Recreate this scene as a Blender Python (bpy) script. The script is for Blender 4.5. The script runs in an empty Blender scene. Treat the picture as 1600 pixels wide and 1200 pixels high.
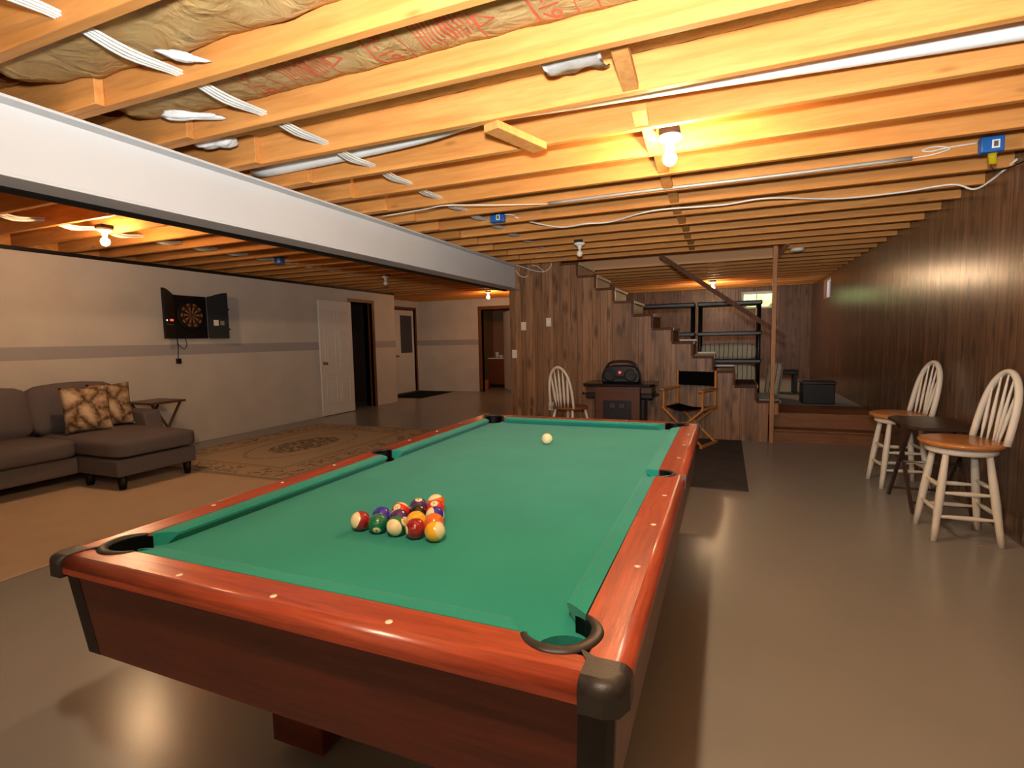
import bpy, bmesh, math, random
from mathutils import Vector, Matrix
random.seed(7)
PI = math.pi
SC = bpy.context.scene
COL = SC.collection

# ------------------------------------------------------------------ camera, world, lights, exposure
cam = bpy.data.cameras.new('camera')
cam_o = bpy.data.objects.new('camera', cam)
COL.objects.link(cam_o)
cam.sensor_width = 36.0
cam.sensor_fit = 'HORIZONTAL'
cam.lens = 814.9 / 1600 * 36
cam.clip_start = 0.02
YAW, PITCH, ROLL = math.radians(22.34), math.radians(-4.90), math.radians(-1.10)
_f = Vector((-math.sin(YAW) * math.cos(PITCH), math.cos(YAW) * math.cos(PITCH), math.sin(PITCH)))
_r = Vector((math.cos(YAW), math.sin(YAW), 0))
_u = _r.cross(_f)
_r2 = _r * math.cos(ROLL) + _u * math.sin(ROLL)
_u2 = -_r * math.sin(ROLL) + _u * math.cos(ROLL)
M = Matrix((_r2, _u2, -_f)).transposed().to_4x4()
M.translation = Vector((0.8498, -1.9990, 1.2895))
cam_o.matrix_world = M
SC.camera = cam_o

SC.view_settings.view_transform = 'Standard'
SC.view_settings.look = 'None'
SC.view_settings.gamma = 1.0
SC.view_settings.use_curve_mapping = False
SC.view_settings.exposure = 0.45

world = bpy.data.worlds.new('world')
SC.world = world
world.use_nodes = True
_bg = world.node_tree.nodes['Background']
_sky = world.node_tree.nodes.new('ShaderNodeTexSky')
_sky.sky_type = 'HOSEK_WILKIE'
_sky.sun_direction = (-0.3, 0.5, 0.8)
_sky.turbidity = 6
world.node_tree.links.new(_sky.outputs[0], _bg.inputs[0])
_bg.inputs[1].default_value = 9.0

BULB_COL = (1.0, 0.66, 0.36)
FLASH_W = 540.0
BULB_L = 900.0        # radiance of the lit bulbs

# the photographer's flash, tilted up at the joists
fl = bpy.data.lights.new('camera_flash', 'SPOT')
fl.energy = FLASH_W
fl.color = (0.93, 0.97, 1.0)
fl.spot_size = math.radians(172)
fl.spot_blend = 1.0
fl.shadow_soft_size = 0.06
flo = bpy.data.objects.new('camera_flash', fl)
COL.objects.link(flo)
flo.location = (0.85, -2.05, 1.50)
flo.rotation_euler = Vector((-0.08, 0.62, 0.85)).to_track_quat('-Z', 'Y').to_euler()

sun = bpy.data.lights.new('sun', 'SUN')
sun.energy = 6.0
sun.angle = 0.01
suno = bpy.data.objects.new('sun', sun)
COL.objects.link(suno)
suno.rotation_euler = Vector((0.25, 0.62, -0.75)).to_track_quat('-Z', 'Y').to_euler()

H = 2.3045           # underside of the joists
JD = 0.236           # joist depth
J0, JS = 0.294, 0.4022

# ------------------------------------------------------------------ material helpers
def srgb(r, g, b):
    def c(v):
        v /= 255.0
        return v / 12.92 if v <= 0.04045 else ((v + 0.055) / 1.055) ** 2.4
    return (c(r), c(g), c(b), 1.0)

class NT:
    def __init__(self, name, rough=0.6, spec=0.5, metal=0.0):
        self.m = bpy.data.materials.new(name)
        self.m.use_nodes = True
        self.nt = self.m.node_tree
        self.b = self.nt.nodes['Principled BSDF']
        self.b.inputs['Roughness'].default_value = rough
        self.b.inputs['Specular IOR Level'].default_value = spec
        self.b.inputs['Metallic'].default_value = metal
        self._co = None
    def n(self, t, props=None, **ins):
        nd = self.nt.nodes.new('ShaderNode' + t)
        for k, v in (props or {}).items():
            setattr(nd, k, v)
        for k, v in ins.items():
            key = int(k[1:]) if k[0] == '_' and k[1:].isdigit() else k.replace('_', ' ')
            self.set(nd.inputs[key], v)
        return nd
    def set(self, sock, v):
        if isinstance(v, bpy.types.NodeSocket):
            self.nt.links.new(v, sock)
        elif v is not None:
            sock.default_value = v
    def m_(self, op, a, b=None, c=None, clamp=False):
        nd = self.nt.nodes.new('ShaderNodeMath')
        nd.operation = op
        nd.use_clamp = clamp
        for i, v in enumerate((a, b, c)):
            if v is not None:
                self.set(nd.inputs[i], v)
        return nd.outputs[0]
    def co(self):
        if self._co is None:
            self._co = self.n('TexCoord').outputs['Object']
        return self._co
    def xyz(self, v=None):
        s = self.n('SeparateXYZ', None, Vector=v or self.co())
        return s.outputs[0], s.outputs[1], s.outputs[2]
    def vec(self, x=0.0, y=0.0, z=0.0):
        return self.n('CombineXYZ', None, _0=x, _1=y, _2=z).outputs[0]
    def scaled(self, s, v=None):
        return self.n('VectorMath', {'operation': 'MULTIPLY'}, _0=v or self.co(), _1=s).outputs[0]
    def noise(self, v=None, scale=5.0, detail=3.0, rough=0.5, dist=0.0):
        nd = self.n('TexNoise', None, Vector=v or self.co(), Scale=scale, Detail=detail, Roughness=rough, Distortion=dist)
        return nd.outputs['Fac']
    def ramp(self, fac, stops):
        nd = self.nt.nodes.new('ShaderNodeValToRGB')
        e = nd.color_ramp.elements
        while len(e) < len(stops):
            e.new(0.5)
        for i, (p, c) in enumerate(stops):
            e[i].position = p
            e[i].color = c if len(c) == 4 else (*c, 1)
        self.set(nd.inputs[0], fac)
        return nd.outputs[0]
    def mix(self, fac, a, b, mode='MIX'):
        nd = self.nt.nodes.new('ShaderNodeMix')
        nd.data_type = 'RGBA'
        nd.blend_type = mode
        self.set(nd.inputs[0], fac)
        self.set(nd.inputs[6], a)
        self.set(nd.inputs[7], b)
        return nd.outputs[2]
    def color(self, v):
        self.set(self.b.inputs['Base Color'], v)
        return self
    def bump(self, h, strength=0.3, dist=0.01):
        nd = self.n('Bump', None, Strength=strength, Distance=dist, Height=h)
        self.nt.links.new(nd.outputs[0], self.b.inputs['Normal'])
        return self

def plain(name, rgb, rough=0.6, spec=0.5, metal=0.0, var=0.08, scale=12.0, bump=0.0):
    t = NT(name, rough, spec, metal)
    c = srgb(*rgb)
    f = t.noise(scale=scale, detail=4)
    lo = tuple(max(0, v * (1 - var)) for v in c[:3]) + (1,)
    hi = tuple(min(1, v * (1 + var)) for v in c[:3]) + (1,)
    t.color(t.ramp(f, [(0.25, lo), (0.75, hi)]))
    if bump:
        t.bump(f, bump, 0.01)
    return t.m

def wood(name, dark, light, axis='x', stretch=14.0, scale=3.0, rough=0.5, spec=0.4, knots=0.0, rings=0.5, knotcol=(90, 50, 25)):
    t = NT(name, rough, spec)
    s = {'x': (1, stretch, stretch), 'y': (stretch, 1, stretch), 'z': (stretch, stretch, 1)}[axis]
    rnd = t.n('ObjectInfo').outputs['Random']
    off = t.m_('MULTIPLY', rnd, 40.0)
    v = t.n('VectorMath', {'operation': 'ADD'}, _0=t.scaled(s), _1=t.vec(off, off, off)).outputs[0]
    f1 = t.noise(v, scale, 5, 0.6, rings)
    f2 = t.noise(v, scale * 5, 3, 0.6)
    f = t.m_('ADD', t.m_('MULTIPLY', f1, 0.75), t.m_('MULTIPLY', f2, 0.25))
    col = t.ramp(f, [(0.32, srgb(*dark)), (0.68, srgb(*light))])
    if knots:
        s2 = {'x': (1.0, 3.2, 3.2), 'y': (3.2, 1.0, 3.2), 'z': (3.2, 3.2, 1.0)}[axis]
        kv = t.n('VectorMath', {'operation': 'ADD'}, _0=t.scaled(s2), _1=t.vec(off, off, off)).outputs[0]
        vo = t.n('TexVoronoi', None, Vector=kv, Scale=1.9)
        k = t.ramp(vo.outputs['Distance'], [(0.02, (1, 1, 1)), (0.10, (0, 0, 0))])
        col = t.mix(t.m_('MULTIPLY', k, knots), col, srgb(*knotcol))
    tone = t.m_('ADD', 0.86, t.m_('MULTIPLY', rnd, 0.28))
    col = t.mix(1.0, col, t.n('CombineColor', None, _0=tone, _1=tone, _2=tone).outputs[0], 'MULTIPLY')
    t.color(col)
    t.bump(f2, 0.12, 0.004)
    return t.m

def panelling(name, axis, dark, mid, rough=0.3, wavy=0.0, spec=0.5):
    """sheet panelling: irregular vertical grooves, vertical grain, knots."""
    t = NT(name, rough, spec)
    x, y, z = t.xyz()
    u = x if axis == 'x' else y
    P = 0.4064
    offs = (0.0, 0.27, 0.50, 0.66)
    cell = t.m_('FLOOR', t.m_('DIVIDE', u, P))
    fr = t.m_('FRACT', t.m_('DIVIDE', u, P))
    d = None
    pid = t.m_('MULTIPLY', cell, 4.0)
    for o in offs:
        e = t.m_('ABSOLUTE', t.m_('SUBTRACT', fr, o + 0.006))
        d = e if d is None else t.m_('MINIMUM', d, e)
        pid = t.m_('ADD', pid, t.m_('GREATER_THAN', fr, o + 0.006))
    groove = t.m_('LESS_THAN', d, 0.0065)
    wn = t.n('TexWhiteNoise', {'noise_dimensions': '1D'}, W=pid)
    rv = wn.outputs['Value']
    gv = t.vec(t.m_('MULTIPLY', u, 30.0), t.m_('MULTIPLY', z, 1.4), t.m_('MULTIPLY', rv, 30.0))
    g1 = t.noise(gv, 1.0, 6, 0.62, 0.6)
    g2 = t.noise(t.vec(t.m_('MULTIPLY', u, 130.0), t.m_('MULTIPLY', z, 3.0), 0.0), 1.0, 2, 0.5)
    f = t.m_('ADD', t.m_('MULTIPLY', g1, 0.8), t.m_('MULTIPLY', g2, 0.2))
    col = t.ramp(f, [(0.30, srgb(*dark)), (0.66, srgb(*mid))])
    kv = t.vec(t.m_('MULTIPLY', u, 9.0), t.m_('MULTIPLY', z, 3.2), t.m_('MULTIPLY', rv, 9.0))
    kd = t.n('TexVoronoi', None, Vector=kv, Scale=1.0).outputs['Distance']
    kd = t.m_('ADD', kd, t.m_('MULTIPLY', t.noise(kv, 4.0, 2), 0.16))
    k = t.ramp(kd, [(0.16, (1, 1, 1)), (0.46, (0, 0, 0))])
    col = t.mix(t.m_('MULTIPLY', k, 0.75), col, tuple(v * 0.45 for v in srgb(*dark)[:3]) + (1,))
    tone = t.m_('ADD', 0.80, t.m_('MULTIPLY', rv, 0.40))
    col = t.mix(1.0, col, t.n('CombineColor', None, _0=tone, _1=tone, _2=tone).outputs[0], 'MULTIPLY')
    col = t.mix(t.m_('MULTIPLY', groove, 0.75), col, srgb(30, 19, 12))
    t.color(col)
    h = t.m_('SUBTRACT', t.m_('MULTIPLY', g2, 0.15), groove)
    if wavy:
        w = t.noise(t.vec(t.m_('MULTIPLY', u, 2.2), t.m_('MULTIPLY', z, 0.35), t.m_('MULTIPLY', rv, 0.5)), 1.0, 1)
        h = t.m_('ADD', h, t.m_('MULTIPLY', w, wavy))
    t.bump(h, 0.35, 0.004)
    return t.m

def emis(name, col, strength):
    t = NT(name)
    t.b.inputs['Base Color'].default_value = (0, 0, 0, 1)
    t.b.inputs['Emission Color'].default_value = (*col[:3], 1)
    t.b.inputs['Emission Strength'].default_value = strength
    return t.m

# ------------------------------------------------------------------ mesh helpers
class MB:
    def __init__(self):
        self.bm = bmesh.new()
    def _add(self, verts, faces, mtx=None, smooth=False):
        vs = [self.bm.verts.new(mtx @ Vector(v) if mtx else v) for v in verts]
        out = []
        for f in faces:
            try:
                fc = self.bm.faces.new([vs[i] for i in f])
                fc.smooth = smooth
                out.append(fc)
            except ValueError:
                pass
        return vs, out
    def box(self, x0, x1, y0, y1, z0, z1, bev=0.0, seg=2, mtx=None):
        V = [(x0, y0, z0), (x1, y0, z0), (x1, y1, z0), (x0, y1, z0), (x0, y0, z1), (x1, y0, z1), (x1, y1, z1), (x0, y1, z1)]
        F = [(3, 2, 1, 0), (4, 5, 6, 7), (0, 1, 5, 4), (1, 2, 6, 5), (2, 3, 7, 6), (3, 0, 4, 7)]
        vs, fs = self._add(V, F, mtx)
        if bev > 0:
            es = list({e for f in fs for e in f.edges})
            r = bmesh.ops.bevel(self.bm, geom=es, offset=bev, segments=seg, profile=0.5, affect='EDGES')
            for f in r['faces']:
                f.smooth = True
        return self
    def prism(self, poly, axis, a, b, bev=0.0, seg=3, bevsel=None, smooth=False, tri=False):
        """poly: list of 2D points; axis 'z' -> (x,y), 'y' -> (x,z), 'x' -> (y,z)"""
        def mk(p, t):
            return {'z': (p[0], p[1], t), 'y': (p[0], t, p[1]), 'x': (t, p[0], p[1])}[axis]
        n = len(poly)
        V = [mk(p, a) for p in poly] + [mk(p, b) for p in poly]
        F = [tuple(range(n)), tuple(range(2 * n - 1, n - 1, -1))] + [(i, n + i, n + (i + 1) % n, (i + 1) % n) for i in range(n)]
        vs, fs = self._add(V, F)
        bmesh.ops.recalc_face_normals(self.bm, faces=fs)
        if bev > 0:
            es = list({e for f in fs for e in f.edges})
            if bevsel:
                es = [e for e in es if bevsel(e.verts[0].co, e.verts[1].co)]
            if es:
                r = bmesh.ops.bevel(self.bm, geom=es, offset=bev, segments=seg, profile=0.5, affect='EDGES')
                for f in r['faces']:
                    f.smooth = True
        return self
    def tube(self, pts, r, n=8, caps=True, closed=False, flat=None):
        """pts list of Vector; r number or list; flat=(direction, factor) squashes the section"""
        pts = [Vector(p) for p in pts]
        m = len(pts)
        R = r if isinstance(r, (list, tuple)) else [r] * m
        rings = []
        t0 = (pts[1] - pts[0]).normalized()
        up = Vector((0, 0, 1)) if abs(t0.z) < 0.9 else Vector((0, 1, 0))
        nrm = (up - t0 * up.dot(t0)).normalized()
        for i in range(m):
            if closed:
                t = (pts[(i + 1) % m] - pts[i - 1]).normalized()
            else:
                t = (pts[min(i + 1, m - 1)] - pts[max(i - 1, 0)]).normalized()
            nrm = (nrm - t * nrm.dot(t)).normalized()
            bi = t.cross(nrm)
            ring = []
            for k in range(n):
                a = 2 * PI * k / n
                o = (nrm * math.cos(a) + bi * math.sin(a)) * R[i]
                if flat:
                    fd = flat[0]
                    o = o - fd * o.dot(fd) * (1 - flat[1])
                ring.append(self.bm.verts.new(pts[i] + o))
            rings.append(ring)
        for i in range(m if closed else m - 1):
            a, b = rings[i], rings[(i + 1) % m]
            for k in range(n):
                f = self.bm.faces.new((a[k], a[(k + 1) % n], b[(k + 1) % n], b[k]))
                f.smooth = True
        if caps and not closed:
            self.bm.faces.new(list(reversed(rings[0])))
            self.bm.faces.new(rings[-1])
        return self
    def cyl(self, p0, p1, r0, r1=None, n=16):
        return self.tube([p0, p1], [r0, r0 if r1 is None else r1], n)
    def lathe(self, prof, c=(0, 0, 0), n=24, sx=1.0, sy=1.0, mtx=None):
        """prof: (radius, z) pairs revolved about z"""
        rings = []
        for r, z in prof:
            if r < 1e-6:
                p = Vector((c[0], c[1], c[2] + z))
                rings.append([self.bm.verts.new(mtx @ p if mtx else p)])
            else:
                rg = []
                for k in range(n):
                    a = 2 * PI * k / n
                    p = Vector((c[0] + r * sx * math.cos(a), c[1] + r * sy * math.sin(a), c[2] + z))
                    rg.append(self.bm.verts.new(mtx @ p if mtx else p))
                rings.append(rg)
        for a, b in zip(rings, rings[1:]):
            for k in range(n):
                if len(a) == 1 and len(b) == 1:
                    continue
                if len(a) == 1:
                    q = (a[0], b[(k + 1) % n], b[k])
                elif len(b) == 1:
                    q = (a[k], a[(k + 1) % n], b[0])
                else:
                    q = (a[k], a[(k + 1) % n], b[(k + 1) % n], b[k])
                f = self.bm.faces.new(q)
                f.smooth = True
        for rg, rev in ((rings[0], True), (rings[-1], False)):
            if len(rg) > 1:
                self.bm.faces.new(list(reversed(rg)) if rev else rg)
        return self
    def sphere(self, c, r, seg=32, rng=16, s=(1, 1, 1)):
        prof = [(r * math.sin(PI * i / rng), -r * math.cos(PI * i / rng)) for i in range(rng + 1)]
        prof[0] = (0, -r); prof[-1] = (0, r)
        mt = Matrix.Translation(c) @ Matrix.Diagonal((*s, 1))
        return self.lathe(prof, (0, 0, 0), seg, mtx=mt)
    def grid(self, nx, ny, fn, smooth=True):
        vs = [[self.bm.verts.new(fn(i / nx, j / ny)) for i in range(nx + 1)] for j in range(ny + 1)]
        for j in range(ny):
            for i in range(nx):
                f = self.bm.faces.new((vs[j][i], vs[j][i + 1], vs[j + 1][i + 1], vs[j + 1][i]))
                f.smooth = smooth
        return self
    def cushion(self, x0, x1, y0, y1, z0, z1, puff=0.03, r=0.05, mtx=None, n=10):
        """soft box: a subdivided box with swollen faces and rounded edges"""
        cx, cy, cz = (x0 + x1) / 2, (y0 + y1) / 2, (z0 + z1) / 2
        hx, hy, hz = (x1 - x0) / 2, (y1 - y0) / 2, (z1 - z0) / 2
        def pt(a, b, c):
            p = Vector((a * hx, b * hy, c * hz))
            q = Vector((max(-hx + r, min(hx - r, p.x)), max(-hy + r, min(hy - r, p.y)), max(-hz + r, min(hz - r, p.z))))
            d = p - q
            if d.length > 1e-9:
                p = q + d.normalized() * min(r, d.length if d.length < r else r)
            k = lambda u: 1 - u * u
            p.x += puff * a * k(b) * k(c) if abs(a) > 0.999 else 0
            p.y += puff * b * k(a) * k(c) if abs(b) > 0.999 else 0
            p.z += puff * c * k(a) * k(b) if abs(c) > 0.999 else 0
            p += Vector((cx, cy, cz))
            return mtx @ p if mtx else p
        bm2 = bmesh.new()
        cache = {}
        def v(a, b, c):
            key = (round(a, 4), round(b, 4), round(c, 4))
            if key not in cache:
                cache[key] = self.bm.verts.new(pt(a, b, c))
            return cache[key]
        bm2.free()
        g = [-1 + 2 * i / n for i in range(n + 1)]
        for ax in range(3):
            for sg in (-1, 1):
                for i in range(n):
                    for j in range(n):
                        q = []
                        for (a, b) in ((g[i], g[j]), (g[i + 1], g[j]), (g[i + 1], g[j + 1]), (g[i], g[j + 1])):
                            w = [0, 0, 0]
                            w[ax] = sg
                            w[(ax + 1) % 3] = a
                            w[(ax + 2) % 3] = b
                            q.append(v(*w))
                        if sg < 0:
                            q.reverse()
                        f = self.bm.faces.new(q)
                        f.smooth = True
        return self
    def build(self, name, mat, parent=None, loc=None, tri=False):
        if loc is not None:
            bmesh.ops.translate(self.bm, verts=self.bm.verts, vec=-Vector(loc))
        me = bpy.data.meshes.new(name)
        self.bm.normal_update()
        self.bm.to_mesh(me)
        self.bm.free()
        o = bpy.data.objects.new(name, me)
        COL.objects.link(o)
        for mm in (mat if isinstance(mat, (list, tuple)) else [mat]):
            me.materials.append(mm)
        if loc is not None:
            o.location = loc
        if parent:
            o.parent = parent
        return o

def thing(name, label, cat, loc=(0, 0, 0), rz=0.0, group=None):
    o = bpy.data.objects.new(name, None)
    o.empty_display_size = 0.1
    COL.objects.link(o)
    o.location = loc
    o.rotation_euler = (0, 0, rz)
    return tag(o, label, cat, group)

def tag(o, label, cat, group=None):
    o['label'] = label
    o['category'] = cat
    if group:
        o['group'] = group
    return o

def struct(o):
    o['kind'] = 'structure'
    return o

def clone(root, loc=None, rz=None, label=None, group=None):
    c = root.copy()
    COL.objects.link(c)
    if loc is not None:
        c.location = loc
    if rz is not None:
        c.rotation_euler = (0, 0, rz)
    if label:
        c['label'] = label
    if group:
        c['group'] = group
    for ch in list(root.children):
        d = ch.copy()
        COL.objects.link(d)
        d.parent = c
        for g in list(ch.children):
            e = g.copy()
            COL.objects.link(e)
            e.parent = d
    return c

def spline(pts, k=8):
    P = [Vector(p) for p in pts]
    P = [P[0] * 2 - P[1]] + P + [P[-1] * 2 - P[-2]]
    out = []
    for i in range(1, len(P) - 2):
        for j in range(k):
            t = j / k
            a, b, c, d = P[i - 1], P[i], P[i + 1], P[i + 2]
            out.append(0.5 * ((2 * b) + (c - a) * t + (2 * a - 5 * b + 4 * c - d) * t * t + (-a + 3 * b - 3 * c + d) * t ** 3))
    out.append(P[-2])
    return out

def text_mesh(name, body, size, mat, parent, mtx, extrude=0.0004, align='CENTER'):
    cu = bpy.data.curves.new(name, 'FONT')
    cu.body = body
    cu.size = size
    cu.extrude = extrude
    cu.align_x = align
    cu.align_y = 'CENTER'
    tmp = bpy.data.objects.new(name + '_tmp', cu)
    COL.objects.link(tmp)
    bpy.context.view_layer.update()
    me = bpy.data.meshes.new_from_object(tmp.evaluated_get(bpy.context.evaluated_depsgraph_get()))
    bpy.data.objects.remove(tmp)
    me.transform(mtx)
    me.materials.clear()
    me.materials.append(mat)
    o = bpy.data.objects.new(name, me)
    COL.objects.link(o)
    o.parent = parent
    return o

# ------------------------------------------------------------------ materials
M_joist = wood('pine_joist', (194, 126, 60), (222, 156, 86), 'x', 12, 1.6, 0.62, 0.25, knots=0.55, knotcol=(120, 62, 28))
M_block = wood('pine_block', (196, 130, 66), (220, 158, 92), 'z', 12, 2.0, 0.62, 0.25)
M_subfloor = wood('subfloor_board', (70, 45, 28), (96, 64, 40), 'x', 6, 2, 0.8, 0.2)
M_pan_stair = panelling('panelling_brown', 'x', (102, 70, 46), (164, 120, 84), 0.45, 0.0, 0.35)
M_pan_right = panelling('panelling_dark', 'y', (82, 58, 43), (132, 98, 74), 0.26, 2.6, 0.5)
M_pan_back = panelling('panelling_back', 'x', (88, 62, 46), (142, 106, 82), 0.40, 0.0, 0.4)
M_trim = wood('dark_trim', (48, 28, 18), (72, 44, 28), 'x', 12, 3, 0.45, 0.4)
M_tread = wood('tread_wood', (74, 46, 30), (104, 68, 46), 'x', 12, 3, 0.7, 0.2)
M_riser = wood('riser_wood', (140, 88, 52), (172, 112, 70), 'y', 12, 3, 0.6, 0.3)
M_nosing2 = plain('pale_grey_mat', (206, 206, 206), 0.9, 0.1, 0, 0.05, 60)
M_nosing = plain('pale_nosing', (214, 196, 168), 0.6, 0.3, 0, 0.03)
M_trimv = wood('dark_trim_upright', (66, 38, 20), (108, 64, 34), 'z', 12, 3, 0.6, 0.25)
M_doortrim = wood('door_trim', (92, 52, 28), (130, 76, 42), 'z', 12, 3, 0.45, 0.4)
M_post = wood('post_wood', (148, 102, 64), (182, 132, 88), 'z', 14, 3, 0.55, 0.3, knots=0.3)
M_step = wood('step_wood', (122, 78, 48), (158, 104, 66), 'x', 12, 2.5, 0.5, 0.3)
M_beam = plain('beam_paint', (208, 211, 214), 0.45, 0.4, 0, 0.02, 3)
M_black = plain('black_matt', (14, 13, 13), 0.5, 0.4, 0, 0.1)
M_blackplastic = plain('black_plastic', (16, 16, 18), 0.4, 0.5, 0, 0.1)
M_drywall = plain('drywall', (232, 176, 124), 0.75, 0.2, 0, 0.02, 6)
M_white = plain('white_plastic', (236, 236, 232), 0.4, 0.5, 0, 0.02)
M_porcelain = plain('porcelain', (238, 234, 224), 0.2, 0.6, 0, 0.02)
M_cable = plain('white_cable', (226, 224, 214), 0.45, 0.4, 0, 0.05)
M_conduit = plain('grey_conduit', (176, 170, 160), 0.4, 0.5, 0.3, 0.05)
M_blue = plain('blue_box', (28, 96, 170), 0.45, 0.5, 0, 0.08)
M_yellow = plain('yellow_tag', (226, 208, 40), 0.5, 0.4, 0, 0.05)
M_grey = plain('grey_metal', (128, 128, 126), 0.4, 0.5, 0.6, 0.05)
M_fluff = plain('white_insulation', (232, 230, 226), 0.85, 0.1, 0, 0.12, 30, 0.5)
M_bulb_off = plain('frosted_glass', (236, 230, 214), 0.25, 0.5, 0, 0.02)
M_bulb_on = emis('lit_bulb', BULB_COL, BULB_L)
M_bulb_added = emis('lit_bulb_added', (1.0, 0.78, 0.54), BULB_L * 1.7)
M_bulb_bath = emis('lit_bulb_warm', (1.0, 0.48, 0.18), BULB_L * 0.5)
M_bulb_sofa = emis('lit_bulb_sofa', (1.0, 0.62, 0.33), BULB_L * 0.6)
M_bulb_back = emis('lit_bulb_back', (1.0, 0.66, 0.36), BULB_L * 0.8)
M_cherry_x = wood('cherry_x', (120, 48, 32), (186, 84, 54), 'x', 16, 2.2, 0.28, 0.5, rings=1.4)
M_cherry_y = wood('cherry_y', (120, 48, 32), (186, 84, 54), 'y', 16, 2.2, 0.28, 0.5, rings=1.4)
M_apron_shaded_x = wood('apron_shaded_x', (68, 28, 18), (100, 44, 28), 'x', 16, 2.2, 0.35, 0.4, rings=1.0)  # cherry darkened: the shade under the rails is put into the colour
M_apron_shaded_y = wood('apron_shaded_y', (84, 44, 30), (118, 66, 44), 'y', 16, 2.2, 0.35, 0.4, rings=1.0)  # same shade in the colour, paler for the side boards
M_rubber = plain('pocket_rubber', (40, 36, 34), 0.42, 0.5, 0, 0.15, 420, 0.12)
M_pearl = plain('pearl_sight', (240, 226, 200), 0.25, 0.5, 0, 0.03)
M_pocket = plain('pocket_black', (10, 9, 9), 0.45, 0.4, 0, 0.1)
def felt():
    t = NT('green_felt', 0.9, 0.1)
    f = t.noise(scale=420, detail=2)
    g = t.noise(scale=3, detail=2)
    f = t.m_('ADD', t.m_('MULTIPLY', f, 0.6), t.m_('MULTIPLY', g, 0.4))
    t.color(t.ramp(f, [(0.3, srgb(26, 130, 114)), (0.7, srgb(42, 150, 132))]))
    t.bump(f, 0.2, 0.001)
    t.b.inputs['Sheen Weight'].default_value = 0.15
    return t.m
M_felt = felt()
M_floor = plain('grey_floor_paint', (154, 150, 145), 0.24, 0.5, 0, 0.03, 2.0, 0.0)
def block_paint(axis):
    """off-white painted wall with the grey band at mid height."""
    t = NT('white_wall_' + axis, 0.7, 0.2)
    x, y, z = t.xyz()
    f = t.noise(scale=2.5, detail=4)
    base = t.ramp(f, [(0.3, srgb(208, 200, 188)), (0.7, srgb(218, 210, 198))])
    band = t.m_('MULTIPLY', t.m_('GREATER_THAN', z, 1.17), t.m_('LESS_THAN', z, 1.305))
    t.color(t.mix(band, base, srgb(176, 170, 168)))
    t.bump(t.noise(scale=60, detail=2), 0.05, 0.002)
    return t.m
M_wallL = block_paint('plain')
def carpet(name, c1, c2):
    t = NT(name, 0.95, 0.05)
    f = t.noise(scale=260, detail=2)
    g = t.noise(scale=4, detail=3)
    t.color(t.ramp(t.m_('ADD', t.m_('MULTIPLY', f, 0.6), t.m_('MULTIPLY', g, 0.4)), [(0.3, srgb(*c1)), (0.7, srgb(*c2))]))
    t.bump(f, 0.4, 0.003)
    return t.m
M_beige = carpet('beige_carpet', (198, 174, 146), (214, 190, 162))
M_mat = carpet('charcoal_mat', (70, 66, 66), (92, 88, 88))
M_doormat = carpet('green_black_mat', (26, 34, 26), (38, 46, 36))
M_greycarpet = carpet('grey_carpet', (166, 170, 174), (182, 186, 190))
def fabric(name, c1, c2, sc=220):
    t = NT(name, 0.9, 0.1)
    x, y, z = t.xyz()
    f = t.noise(scale=sc, detail=2)
    t.color(t.ramp(f, [(0.3, srgb(*c1)), (0.7, srgb(*c2))]))
    t.bump(f, 0.25, 0.002)
    return t.m
M_sofa = fabric('sofa_fabric', (96, 88, 88), (116, 108, 108))
M_canvas = fabric('black_canvas', (12, 12, 12), (20, 20, 20))
M_seatwood = wood('honey_wood', (178, 110, 54), (206, 138, 76), 'x', 10, 3, 0.25, 0.5)
M_cream = plain('cream_paint', (226, 216, 198), 0.4, 0.4, 0, 0.03)
M_dirwood = wood('director_wood', (186, 118, 56), (212, 146, 76), 'z', 12, 4, 0.4, 0.4)
M_traywood = wood('tray_wood', (50, 34, 27), (76, 54, 44), 'y', 12, 4, 0.35, 0.4)
M_sidetable = wood('sidetable_wood', (64, 44, 32), (92, 64, 46), 'y', 12, 4, 0.35, 0.4)
M_arcade = wood('arcade_wood', (70, 38, 24), (92, 54, 34), 'x', 12, 3, 0.4, 0.4)
M_darkpanel = plain('dark_glass', (22, 22, 22), 0.2, 0.5, 0, 0.05)
M_door = plain('white_door_paint', (232, 226, 216), 0.5, 0.3, 0, 0.02, 5)
M_brass = plain('brass', (176, 138, 80), 0.25, 0.5, 0.9, 0.05)
M_steel = plain('steel', (150, 146, 140), 0.3, 0.5, 0.9, 0.05)
M_red_led = emis('red_light', (1.0, 0.06, 0.04), 1.6)
M_white_led = emis('white_light', (0.9, 0.95, 1.0), 2.5)
M_vanity = wood('vanity_wood', (104, 54, 28), (136, 76, 42), 'z', 12, 4, 0.4, 0.4)
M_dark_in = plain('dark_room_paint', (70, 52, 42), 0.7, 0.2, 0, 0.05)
def glass(name):
    t = NT(name, 0.05, 0.5)
    t.b.inputs['Base Color'].default_value = (0.95, 0.97, 0.97, 1)
    t.b.inputs['Transmission Weight'].default_value = 1.0
    t.b.inputs['IOR'].default_value = 1.02
    return t.m
M_glass = glass('window_glass')
def kraft():
    t = NT('kraft_paper', 0.55, 0.35)
    f = t.noise(scale=5, detail=4)
    col = t.ramp(f, [(0.3, srgb(232, 186, 116)), (0.7, srgb(248, 212, 148))])
    t.color(col)
    t.bump(t.noise(scale=9, detail=4, dist=1.2), 0.6, 0.03)
    return t.m
M_kraft = kraft()
M_print = plain('red_print', (204, 92, 62), 0.6, 0.2, 0, 0.05)
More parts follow.
